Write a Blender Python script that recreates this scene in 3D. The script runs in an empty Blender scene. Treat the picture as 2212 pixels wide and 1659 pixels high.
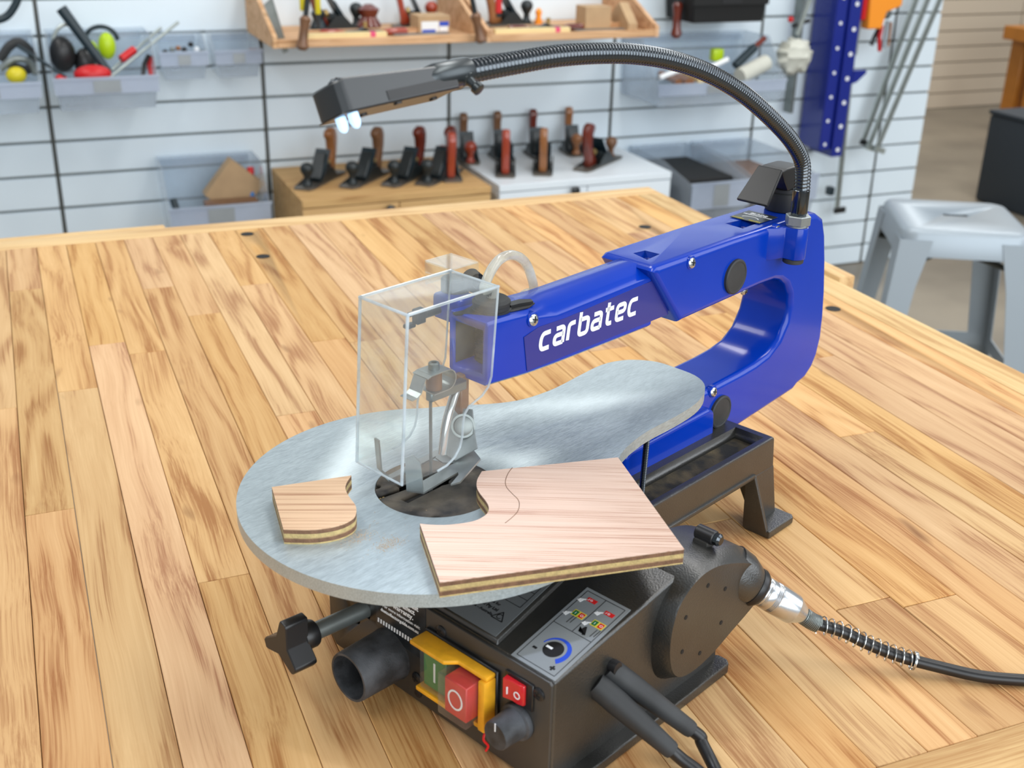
import bpy, bmesh, math, random
from mathutils import Vector, Matrix
R = random.Random(7)
scene = bpy.context.scene
PI = math.pi
BZ = 0.9                     # height of the bench top above the floor

# ------------------------------------------------------------------ camera
CW, CH, CF = 2212, 1659, 2541.0
_R = Matrix(((0.9237265749497967, -0.13455439126436344, 0.3586423434607161),
             (-0.38235235408632245, -0.380465945555916, 0.8420524577464817),
             (0.023149342456431955, -0.9149539770194561, -0.40289369302598355)))
CAMP = Vector((0, 0, 0.5 + BZ))
cam = bpy.data.cameras.new('camera')
camo = bpy.data.objects.new('camera', cam)
scene.collection.objects.link(camo)
rx, ry, rz = _R @ Vector((1, 0, 0)), _R @ Vector((0, -1, 0)), _R @ Vector((0, 0, -1))
camo.matrix_world = Matrix(((rx.x, ry.x, rz.x, CAMP.x), (rx.y, ry.y, rz.y, CAMP.y), (rx.z, ry.z, rz.z, CAMP.z), (0, 0, 0, 1)))
cam.sensor_width = 36.0
cam.lens = 36.0 * CF / CW
cam.clip_start = 0.05
cam.clip_end = 60
cam.dof.use_dof = True
cam.dof.focus_distance = 0.86
cam.dof.aperture_fstop = 10.5
scene.camera = camo

# ------------------------------------------------------------------ light
scene.view_settings.view_transform = 'Standard'
scene.view_settings.look = 'None'
scene.view_settings.gamma = 1.0
scene.view_settings.use_curve_mapping = False
scene.view_settings.exposure = 0.0
world = bpy.data.worlds.new('world')
scene.world = world
world.use_nodes = True
bg = world.node_tree.nodes['Background']
bg.inputs[0].default_value = (0.86, 0.93, 1.0, 1)
bg.inputs[1].default_value = 0.36

def area(name, loc, rot, sx, sy, power, col=(1, 1, 1)):
    l = bpy.data.lights.new(name, 'AREA')
    l.shape = 'RECTANGLE'
    l.size, l.size_y, l.energy, l.color = sx, sy, power, col
    o = bpy.data.objects.new(name, l)
    o.location = loc
    o.rotation_euler = rot
    scene.collection.objects.link(o)
    return o
# rows of ceiling lamps of the workshop
for i, (x, y, p) in enumerate(((-1.0, 0.3, 20), (1.6, 0.3, 22), (-0.9, 2.3, 26), (1.5, 2.3, 26), (3.6, 2.6, 26), (4.8, 5.0, 56))):
    area('ceiling_light', (x, y, 3.3), (0, 0, 0), 0.5, 1.6, p, (1, 0.985, 0.95))
# soft daylight from the right, then an unseen fill added behind the camera
area('unseen_daylight', (3.6, -0.6, 2.5), (math.radians(58), 0, math.radians(66)), 2.6, 2.2, 56, (0.92, 0.96, 1.0))
area('unseen_daylight', (0.9, -3.4, 2.3), (math.radians(82), 0, math.radians(-4)), 5.0, 2.8, 190, (0.90, 0.96, 1.0))

# ------------------------------------------------------------------ helpers: where a pixel of the photograph lies on a known plane
SAW = Vector((0.21857, 0.64442, 0))
SA = math.radians(24.0)
MX, MY, MZ = Vector((math.cos(SA), math.sin(SA), 0)), Vector((-math.sin(SA), math.cos(SA), 0)), Vector((0, 0, 1))
C0 = Vector((0, 0, 0.5))
def ray(px, py):
    return _R @ Vector((px - CW / 2, py - CH / 2, CF))
def at(px, py, ax, v):
    """saw frame, metres (v in mm): x along the arm, y across it, z above the bench"""
    n = {'x': MX, 'y': MY, 'z': MZ}[ax]
    d = ray(px, py)
    q = SAW + n * (v / 1000)
    P = C0 + d * (n.dot(q - C0) / n.dot(d)) - SAW
    return Vector((P.dot(MX), P.dot(MY), P.z))
def aw(px, py, ax, v):
    """room frame, metres; z above the floor"""
    n = {'x': Vector((1, 0, 0)), 'y': Vector((0, 1, 0)), 'z': MZ}[ax]
    d = ray(px, py)
    vv = v - BZ if ax == 'z' else v
    P = C0 + d * ((vv - n.dot(C0)) / n.dot(d))
    return P + Vector((0, 0, BZ))

# ------------------------------------------------------------------ materials
def srgb(r, g, b):
    f = lambda c: (c / 255 / 12.92) if c / 255 <= 0.04045 else ((c / 255 + 0.055) / 1.055) ** 2.4
    return (f(r), f(g), f(b), 1)
class NT:
    def __init__(s, name):
        s.m = bpy.data.materials.new(name)
        s.m.use_nodes = True
        s.n = s.m.node_tree.nodes
        s.l = s.m.node_tree.links
        s.p = s.n['Principled BSDF']
    def new(s, t, **k):
        o = s.n.new(t)
        for a, b in k.items():
            setattr(o, a, b)
        return o
    def link(s, a, b):
        s.l.new(a, b)
def mat(name, col, rough=0.5, metal=0.0, coat=0.0, bump=0.0, bscale=300, var=0.0, vscale=20, spec=None, emit=None, estr=0, col2=None):
    t = NT(name)
    p = t.p
    p.inputs['Base Color'].default_value = col
    p.inputs['Roughness'].default_value = rough
    p.inputs['Metallic'].default_value = metal
    p.inputs['Coat Weight'].default_value = coat
    p.inputs['Coat Roughness'].default_value = 0.06
    if spec is not None:
        p.inputs['Specular IOR Level'].default_value = spec
    if emit:
        p.inputs['Emission Color'].default_value = emit
        p.inputs['Emission Strength'].default_value = estr
    tc = t.new('ShaderNodeTexCoord')
    nz = t.new('ShaderNodeTexNoise')
    nz.inputs['Scale'].default_value = vscale
    nz.inputs['Detail'].default_value = 5
    t.link(tc.outputs['Object'], nz.inputs['Vector'])
    mx = t.new('ShaderNodeMix', data_type='RGBA')
    c2 = col2 or tuple(c * (1 - var) for c in col[:3]) + (1,)
    mx.inputs[6].default_value = col
    mx.inputs[7].default_value = c2
    rp = t.new('ShaderNodeMapRange')
    rp.inputs[1].default_value = 0.38
    rp.inputs[2].default_value = 0.66
    t.link(nz.outputs['Fac'], rp.inputs[0])
    t.link(rp.outputs[0], mx.inputs[0])
    t.link(mx.outputs[2], p.inputs['Base Color'])
    if bump:
        nb = t.new('ShaderNodeTexNoise')
        nb.inputs['Scale'].default_value = bscale
        nb.inputs['Detail'].default_value = 2
        t.link(tc.outputs['Object'], nb.inputs['Vector'])
        b = t.new('ShaderNodeBump')
        b.inputs['Strength'].default_value = bump
        b.inputs['Distance'].default_value = 0.001
        t.link(nb.outputs['Fac'], b.inputs['Height'])
        t.link(b.outputs[0], p.inputs['Normal'])
    return t.m

def wood(name, light, mid, dark, axis=1, streak=60, rings=9, vary=0.5, knots=True, rough=0.62, coat=0.0, lo=0.3, ringamp=0.10, cw=0.6, span=0.5):
    """boards with long grain along `axis`; every object takes its own tone and figure"""
    t = NT(name)
    tc = t.new('ShaderNodeTexCoord')
    oi = t.new('ShaderNodeObjectInfo')
    ml = t.new('ShaderNodeMath', operation='MULTIPLY')
    ml.inputs[1].default_value = 37.0
    t.link(oi.outputs['Random'], ml.inputs[0])
    cmb = t.new('ShaderNodeCombineXYZ')
    for i in range(3):
        t.link(ml.outputs[0], cmb.inputs[i])
    ad = t.new('ShaderNodeVectorMath', operation='ADD')
    t.link(tc.outputs['Object'], ad.inputs[0])
    t.link(cmb.outputs[0], ad.inputs[1])
    # slow bending of the grain
    nw = t.new('ShaderNodeTexNoise')
    nw.inputs['Scale'].default_value = 6.0
    nw.inputs['Detail'].default_value = 1.0
    t.link(ad.outputs[0], nw.inputs['Vector'])
    def mapping(s_long, s_cross, src):
        m = t.new('ShaderNodeMapping')
        sc = [s_cross] * 3
        sc[axis] = s_long
        m.inputs['Scale'].default_value = sc
        t.link(src, m.inputs['Vector'])
        return m.outputs[0]
    sub = t.new('ShaderNodeVectorMath', operation='SCALE')
    sub.inputs[3].default_value = 0.012 * rings / 9
    t.link(nw.outputs['Color'], sub.inputs[0])
    ad2 = t.new('ShaderNodeVectorMath', operation='ADD')
    t.link(ad.outputs[0], ad2.inputs[0])
    t.link(sub.outputs[0], ad2.inputs[1])
    # growth rings
    nr = t.new('ShaderNodeTexNoise')
    nr.inputs['Scale'].default_value = 1.0
    nr.inputs['Detail'].default_value = 1.2
    nr.inputs['Distortion'].default_value = 0.5
    t.link(mapping(1.8, rings * 1.9, ad2.outputs[0]), nr.inputs['Vector'])
    sn = t.new('ShaderNodeMath', operation='MULTIPLY')
    sn.inputs[1].default_value = 34.0
    t.link(nr.outputs['Fac'], sn.inputs[0])
    si = t.new('ShaderNodeMath', operation='SINE')
    t.link(sn.outputs[0], si.inputs[0])
    # fibre streaks
    nf = t.new('ShaderNodeTexNoise')
    nf.inputs['Scale'].default_value = 1.0
    nf.inputs['Detail'].default_value = 4
    nf.inputs['Roughness'].default_value = 0.65
    t.link(mapping(5, streak * 7, ad2.outputs[0]), nf.inputs['Vector'])
    nc = t.new('ShaderNodeTexNoise')
    nc.inputs['Scale'].default_value = 1.0
    nc.inputs['Detail'].default_value = 3
    t.link(mapping(3.0, streak * 0.8, ad2.outputs[0]), nc.inputs['Vector'])
    rs = t.new('ShaderNodeMapRange')
    rs.inputs[1].default_value = -1
    rs.inputs[2].default_value = 1
    rs.inputs[3].default_value = -ringamp
    rs.inputs[4].default_value = ringamp
    t.link(si.outputs[0], rs.inputs[0])
    def madd(a, b, k):
        m1 = t.new('ShaderNodeMath', operation='MULTIPLY_ADD')
        t.link(a, m1.inputs[0])
        m1.inputs[1].default_value = k
        t.link(b, m1.inputs[2])
        return m1.outputs[0]
    s1 = madd(nf.outputs['Fac'], rs.outputs[0], 0.75)
    s2 = madd(nc.outputs['Fac'], s1, cw)
    # s2 spans roughly .5 .. 1.1
    rm = t.new('ShaderNodeMapRange')
    rm.inputs[1].default_value = cw * .5 + .375 - span * .42
    rm.inputs[2].default_value = cw * .5 + .375 + span * .58
    t.link(s2, rm.inputs[0])
    cr = t.new('ShaderNodeValToRGB')
    e = cr.color_ramp.elements
    e[0].position, e[0].color = 0.0, dark
    e[1].position, e[1].color = 1.0, light
    x = cr.color_ramp.elements.new(lo)
    x.color = mid
    t.link(rm.outputs[0], cr.inputs[0])
    # tone of each board
    hs = t.new('ShaderNodeHueSaturation')
    t.link(cr.outputs[0], hs.inputs['Color'])
    def rnd(mulby, lo_, hi_):
        a = t.new('ShaderNodeMath', operation='MULTIPLY')
        a.inputs[1].default_value = mulby
        t.link(oi.outputs['Random'], a.inputs[0])
        f = t.new('ShaderNodeMath', operation='FRACT')
        t.link(a.outputs[0], f.inputs[0])
        r_ = t.new('ShaderNodeMapRange')
        r_.inputs[3].default_value = lo_
        r_.inputs[4].default_value = hi_
        t.link(f.outputs[0], r_.inputs[0])
        return r_.outputs[0]
    t.link(rnd(71, 0.5 - 0.014 * vary, 0.5 + 0.008 * vary), hs.inputs['Hue'])
    t.link(rnd(113, 1 - 0.25 * vary, 1 + 0.15 * vary), hs.inputs['Saturation'])
    t.link(rnd(29, 1 - 0.34 * vary, 1 + 0.2 * vary), hs.inputs['Value'])
    out = hs.outputs[0]
    if knots:
        vo = t.new('ShaderNodeTexNoise')
        vo.inputs['Scale'].default_value = 1.0
        vo.inputs['Detail'].default_value = 2
        t.link(mapping(9, 34, ad.outputs[0]), vo.inputs['Vector'])
        kr = t.new('ShaderNodeMapRange')
        kr.inputs[1].default_value = 0.70
        kr.inputs[2].default_value = 0.80
        kr.inputs[4].default_value = 0.75
        t.link(vo.outputs['Fac'], kr.inputs[0])
        mk = t.new('ShaderNodeMix', data_type='RGBA')
        mk.inputs[7].default_value = srgb(120, 72, 36)
        t.link(kr.outputs[0], mk.inputs[0])
        t.link(out, mk.inputs[6])
        out = mk.outputs[2]
    t.link(out, t.p.inputs['Base Color'])
    t.p.inputs['Roughness'].default_value = rough
    t.p.inputs['Coat Weight'].default_value = coat
    t.p.inputs['Coat Roughness'].default_value = 0.3
    t.p.inputs['Specular IOR Level'].default_value = 0.3
    b = t.new('ShaderNodeBump')
    b.inputs['Strength'].default_value = 0.12
    b.inputs['Distance'].default_value = 0.0006
    t.link(nf.outputs['Fac'], b.inputs['Height'])
    t.link(b.outputs[0], t.p.inputs['Normal'])
    return t.m

def clearplastic(name, tint, haze, base, gl_rough=0.03, nscale=45):
    """thin clear plastic: lets most light through, reflects at the edges"""
    t = NT(name)
    t.n.remove(t.p)
    out = t.n['Material Output']
    tr = t.new('ShaderNodeBsdfTransparent')
    tr.inputs[0].default_value = tint
    gl = t.new('ShaderNodeBsdfGlossy')
    gl.inputs[0].default_value = (1, 1, 1, 1)
    gl.inputs['Roughness'].default_value = gl_rough
    df = t.new('ShaderNodeBsdfDiffuse')
    df.inputs[0].default_value = base
    ts = t.new('ShaderNodeBsdfTranslucent')
    ts.inputs[0].default_value = base
    m0 = t.new('ShaderNodeMixShader')
    m0.inputs[0].default_value = 0.4
    t.link(df.outputs[0], m0.inputs[1])
    t.link(ts.outputs[0], m0.inputs[2])
    tc = t.new('ShaderNodeTexCoord')
    nz = t.new('ShaderNodeTexNoise')
    nz.inputs['Scale'].default_value = nscale
    nz.inputs['Detail'].default_value = 6
    t.link(tc.outputs['Object'], nz.inputs['Vector'])
    mr = t.new('ShaderNodeMapRange')
    mr.inputs[1].default_value = 0.35
    mr.inputs[2].default_value = 0.75
    mr.inputs[3].default_value = haze * 0.6
    mr.inputs[4].default_value = haze * 1.5
    t.link(nz.outputs['Fac'], mr.inputs[0])
    m1 = t.new('ShaderNodeMixShader')
    t.link(mr.outputs[0], m1.inputs[0])
    t.link(tr.outputs[0], m1.inputs[1])
    t.link(m0.outputs[0], m1.inputs[2])
    lw = t.new('ShaderNodeLayerWeight')
    lw.inputs['Blend'].default_value = 0.5
    pw = t.new('ShaderNodeMath', operation='POWER')
    pw.inputs[1].default_value = 4.0
    t.link(lw.outputs['Facing'], pw.inputs[0])
    fr = t.new('ShaderNodeMapRange')
    fr.inputs[3].default_value = 0.025
    fr.inputs[4].default_value = 0.75
    t.link(pw.outputs[0], fr.inputs[0])
    m2 = t.new('ShaderNodeMixShader')
    t.link(fr.outputs[0], m2.inputs[0])
    t.link(m1.outputs[0], m2.inputs[1])
    t.link(gl.outputs[0], m2.inputs[2])
    t.link(m2.outputs[0], out.inputs['Surface'])
    return t.m

def tablemetal():
    t = NT('brushed_aluminium')
    tc = t.new('ShaderNodeTexCoord')
    def nz(scale, rotz, det):
        m = t.new('ShaderNodeMapping')
        m.inputs['Rotation'].default_value = (0, 0, rotz)
        m.inputs['Scale'].default_value = scale
        t.link(tc.outputs['Object'], m.inputs['Vector'])
        n = t.new('ShaderNodeTexNoise')
        n.inputs['Scale'].default_value = 1
        n.inputs['Detail'].default_value = det
        n.inputs['Roughness'].default_value = 0.6
        t.link(m.outputs[0], n.inputs['Vector'])
        return n.outputs['Fac']
    a = nz((160, 1400, 900), 0.25, 4)
    b = nz((40, 150, 90), 0.25, 5)
    mx = t.new('ShaderNodeMath', operation='MULTIPLY_ADD')
    t.link(a, mx.inputs[0])
    mx.inputs[1].default_value = 0.85
    mb_ = t.new('ShaderNodeMath', operation='MULTIPLY_ADD')
    t.link(b, mb_.inputs[0])
    mb_.inputs[1].default_value = 0.3
    mb_.inputs[2].default_value = 0.3
    t.link(mb_.outputs[0], mx.inputs[2])
    cr = t.new('ShaderNodeValToRGB')
    cr.color_ramp.elements[0].position = 0.35
    cr.color_ramp.elements[0].color = srgb(128, 140, 146)
    cr.color_ramp.elements[1].position = 1.0
    cr.color_ramp.elements[1].color = srgb(190, 202, 206)
    t.link(mx.outputs[0], cr.inputs[0])
    t.link(cr.outputs[0], t.p.inputs['Base Color'])
    t.p.inputs['Metallic'].default_value = 0.6
    rr = t.new('ShaderNodeMapRange')
    rr.inputs[1].default_value = 0.3
    rr.inputs[2].default_value = 0.75
    rr.inputs[3].default_value = 0.34
    rr.inputs[4].default_value = 0.52
    t.link(a, rr.inputs[0])
    t.link(rr.outputs[0], t.p.inputs['Roughness'])
    bp = t.new('ShaderNodeBump')
    bp.inputs['Strength'].default_value = 0.25
    bp.inputs['Distance'].default_value = 0.0004
    t.link(a, bp.inputs['Height'])
    t.link(bp.outputs[0], t.p.inputs['Normal'])
    return t.m

M = {}
M['board'] = wood('bench_timber', srgb(222, 182, 128), srgb(206, 162, 108), srgb(166, 114, 66), streak=75, rings=10, vary=0.42, lo=0.36, span=0.56, ringamp=0.12)
M['edge'] = wood('bench_edge_timber', srgb(226, 194, 140), srgb(212, 176, 122), srgb(184, 140, 88), axis=0, vary=0.2, knots=False, lo=0.4)
M['edgey'] = wood('bench_side_timber', srgb(226, 194, 140), srgb(212, 176, 122), srgb(184, 140, 88), axis=1, vary=0.2, knots=False, lo=0.4)
M['veneer'] = wood('oak_veneer_face', srgb(218, 194, 178), srgb(208, 178, 158), srgb(166, 124, 104), axis=0, streak=150, rings=2, vary=0.0, knots=False, lo=0.3, rough=0.5, ringamp=0.03, cw=0.25, span=0.34)
M['veneer_b'] = wood('warm_veneer_face', srgb(226, 194, 160), srgb(212, 176, 142), srgb(166, 122, 92), axis=0, streak=150, rings=2, vary=0.0, knots=False, lo=0.3, rough=0.5, ringamp=0.03, cw=0.25, span=0.34)
M['ply_dark'] = mat('brown_ply_edge', srgb(128, 94, 70), 0.8, var=0.35, vscale=260, bump=0.4, bscale=900)
M['ply_light'] = mat('pale_ply_edge', srgb(200, 176, 120), 0.8, var=0.25, vscale=320, bump=0.5, bscale=900)
M['ply_mid'] = mat('tan_ply_edge', srgb(176, 146, 104), 0.8, var=0.3, vscale=260, bump=0.4, bscale=900)
M['blue'] = mat('blue_gloss_paint', (0.0008, 0.036, 0.40, 1), 0.2, coat=0.18, var=0.1, vscale=8, spec=0.3)
M['blue_panel'] = mat('dark_blue_label_film', (0.010, 0.022, 0.22, 1), 0.3, coat=0.3)
M['table'] = tablemetal()
M['cast'] = mat('black_textured_paint', (0.020, 0.0195, 0.017, 1), 0.36, bump=0.22, bscale=800, var=0.3, vscale=30)
M['cast'].node_tree.nodes['Principled BSDF'].inputs['IOR'].default_value = 1.85
M['sheet'] = mat('black_sheet_metal', (0.030, 0.029, 0.027, 1), 0.42, bump=0.08, bscale=1500, var=0.25, vscale=16)
M['sheet'].node_tree.nodes['Principled BSDF'].inputs['IOR'].default_value = 1.7
M['plastic'] = mat('black_plastic', (0.012, 0.012, 0.013, 1), 0.38, var=0.2, vscale=40)
M['dusty'] = mat('dusty_black_plastic', (0.018, 0.019, 0.021, 1), 0.55, var=-3.2, vscale=55, bump=0.2, bscale=900)
M['rubber'] = mat('dark_rubber', (0.020, 0.021, 0.022, 1), 0.62, var=-0.8, vscale=30)
M['insert'] = mat('dusty_table_insert', srgb(34, 32, 31), 0.75, col2=srgb(104, 94, 80), vscale=38, bump=0.9, bscale=110)
M['dust'] = mat('sawdust_film', (0.02, 0.02, 0.02, 1), 0.85, col2=srgb(104, 92, 70), vscale=50, bump=0.6, bscale=500)
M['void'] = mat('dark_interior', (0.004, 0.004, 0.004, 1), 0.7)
M['steel'] = mat('bright_steel', srgb(205, 208, 208), 0.24, metal=0.95, var=0.12, vscale=60)
M['alu'] = mat('turned_aluminium', srgb(214, 218, 222), 0.27, metal=0.95, var=0.08, vscale=90)
M['zinc'] = mat('zinc_plate', srgb(178, 184, 184), 0.36, metal=0.85, var=0.2, vscale=50)
M['grey_steel'] = mat('grey_steel', srgb(130, 136, 134), 0.4, metal=0.7, var=0.2, vscale=40)
M['chrome_black'] = mat('black_chrome', (0.09, 0.10, 0.11, 1), 0.16, metal=0.95)
M['gunmetal'] = mat('satin_gunmetal', (0.07, 0.08, 0.085, 1), 0.3, metal=0.8)
M['lampshell'] = mat('satin_black_plastic', (0.020, 0.024, 0.027, 1), 0.34, bump=0.05, bscale=2000, spec=0.7)
M['clear'] = clearplastic('clear_guard_plastic', (0.955, 0.97, 0.965, 1), 0.05, (0.9, 0.93, 0.95, 1))
M['clear_edge'] = clearplastic('plastic_edge_glint', (0.8, 0.84, 0.86, 1), 0.45, (0.85, 0.92, 0.97, 1))
M['hose'] = clearplastic('milky_hose', (0.85, 0.86, 0.82, 1), 0.42, (0.80, 0.82, 0.76, 1), 0.15)
M['bin'] = clearplastic('translucent_bin_plastic', (0.90, 0.93, 0.96, 1), 0.26, (0.78, 0.83, 0.88, 1), 0.2, 3)
M['white'] = mat('white_print', srgb(236, 238, 240), 0.5)
M['print'] = mat('black_print', (0.008, 0.008, 0.009, 1), 0.5)
M['yellow_print'] = mat('yellow_print', srgb(222, 206, 70), 0.5)
M['silver_film'] = mat('silver_label_film', srgb(158, 164, 168), 0.34, metal=0.35, var=0.06)
M['grey_film'] = mat('grey_label_film', srgb(104, 108, 110), 0.42, var=0.1)
M['black_film'] = mat('black_label_film', (0.012, 0.014, 0.016, 1), 0.3, var=-2.0, vscale=60)
M['blue_print'] = mat('blue_print', srgb(36, 74, 190), 0.45)
M['red_print'] = mat('red_print', srgb(206, 30, 32), 0.45)
M['green_print'] = mat('green_print', srgb(26, 110, 60), 0.45)
M['yel'] = mat('yellow_switch_frame', srgb(252, 182, 40), 0.42, var=0.28, vscale=60)
M['green_btn'] = mat('green_button', srgb(56, 128, 66), 0.35, var=0.1)
M['red_btn'] = mat('red_button', srgb(206, 54, 48), 0.35, var=0.15, vscale=90)
M['red_rocker'] = mat('red_rocker', srgb(196, 28, 36), 0.25, coat=0.4)
M['led'] = mat('lit_led', (0.5, 0.7, 1, 1), 0.2, emit=(0.42, 0.70, 1.0, 1), estr=1.15)
M['wall'] = mat('white_slatwall', srgb(226, 238, 246), 0.4, coat=0.1)
M['groove'] = mat('grey_groove', srgb(128, 134, 134), 0.6)
M['seam'] = mat('dark_grey_upright', srgb(74, 76, 72), 0.5)
M['beige'] = mat('beige_slatwall', srgb(220, 204, 182), 0.5)
M['beige_groove'] = mat('brown_groove', srgb(140, 124, 104), 0.6)
M['concrete'] = mat('polished_concrete', srgb(150, 140, 124), 0.42, col2=srgb(118, 110, 98), vscale=1.6, bump=0.05, bscale=40)
M['oak'] = wood('oak_cabinet', srgb(214, 176, 120), srgb(200, 160, 106), srgb(168, 126, 78), axis=0, vary=0.1, knots=False)
M['rack'] = wood('rack_timber', srgb(226, 186, 146), srgb(208, 164, 122), srgb(172, 126, 86), axis=0, vary=0.15, knots=False)
M['whitecab'] = mat('white_cabinet', srgb(226, 234, 240), 0.35)
M['knob'] = mat('black_cabinet_knob', (0.015, 0.017, 0.018, 1), 0.3)
M['plane_body'] = mat('black_japanned_iron', (0.014, 0.020, 0.022, 1), 0.35)
M['plane_sole'] = mat('ground_iron_sole', srgb(118, 112, 104), 0.42, metal=0.6)
M['brass'] = mat('aged_brass', srgb(176, 150, 96), 0.4, metal=0.7)
M['rosewood'] = mat('red_brown_hardwood', srgb(112, 44, 30), 0.25, coat=0.4, var=0.3, vscale=40)
M['beech'] = mat('tan_hardwood', srgb(152, 98, 56), 0.3, coat=0.3, var=0.2, vscale=40)
M['brownwood'] = mat('grey_brown_hardwood', srgb(124, 88, 62), 0.35, var=0.25, vscale=40)
M['cherry'] = mat('orange_cherry_wood', srgb(158, 58, 34), 0.28, coat=0.5)
M['orange'] = mat('orange_plastic', srgb(246, 150, 40), 0.4)
M['red'] = mat('red_plastic', srgb(200, 22, 26), 0.4)
M['lime'] = mat('lime_plastic', srgb(178, 208, 20), 0.35)
M['yellow'] = mat('yellow_plastic', srgb(214, 196, 30), 0.4)
M['navy'] = mat('dark_teal_black', srgb(24, 42, 50), 0.4)
M['clampblue'] = mat('blue_clamp_paint', srgb(14, 34, 130), 0.3, coat=0.4)
M['galv'] = mat('galvanised_bar', srgb(176, 184, 180), 0.35, metal=0.6, var=0.15)
M['cloth'] = mat('off_white_fabric', srgb(206, 206, 194), 0.85, var=0.12, vscale=12, bump=0.4, bscale=120)
M['kraft'] = mat('kraft_cardboard', srgb(190, 158, 120), 0.8, var=0.12)
M['pink'] = mat('pink_tape', srgb(226, 80, 120), 0.5)
M['pale'] = mat('pale_pine', srgb(240, 216, 158), 0.5, var=0.08, vscale=12)
M['stool'] = mat('silver_powder_coat', srgb(156, 166, 174), 0.42, metal=0.35)
M['band'] = clearplastic('hazy_bin_front', (0.8, 0.84, 0.9, 1), 0.62, (0.66, 0.72, 0.82, 1), 0.25, 3)
M['sofa'] = mat('charcoal_panel', srgb(50, 60, 70), 0.6)
M['amber'] = mat('amber_timber', srgb(186, 118, 40), 0.4, var=0.25, vscale=6)
M['bluetag'] = mat('blue_tube', srgb(40, 120, 190), 0.4)

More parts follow.
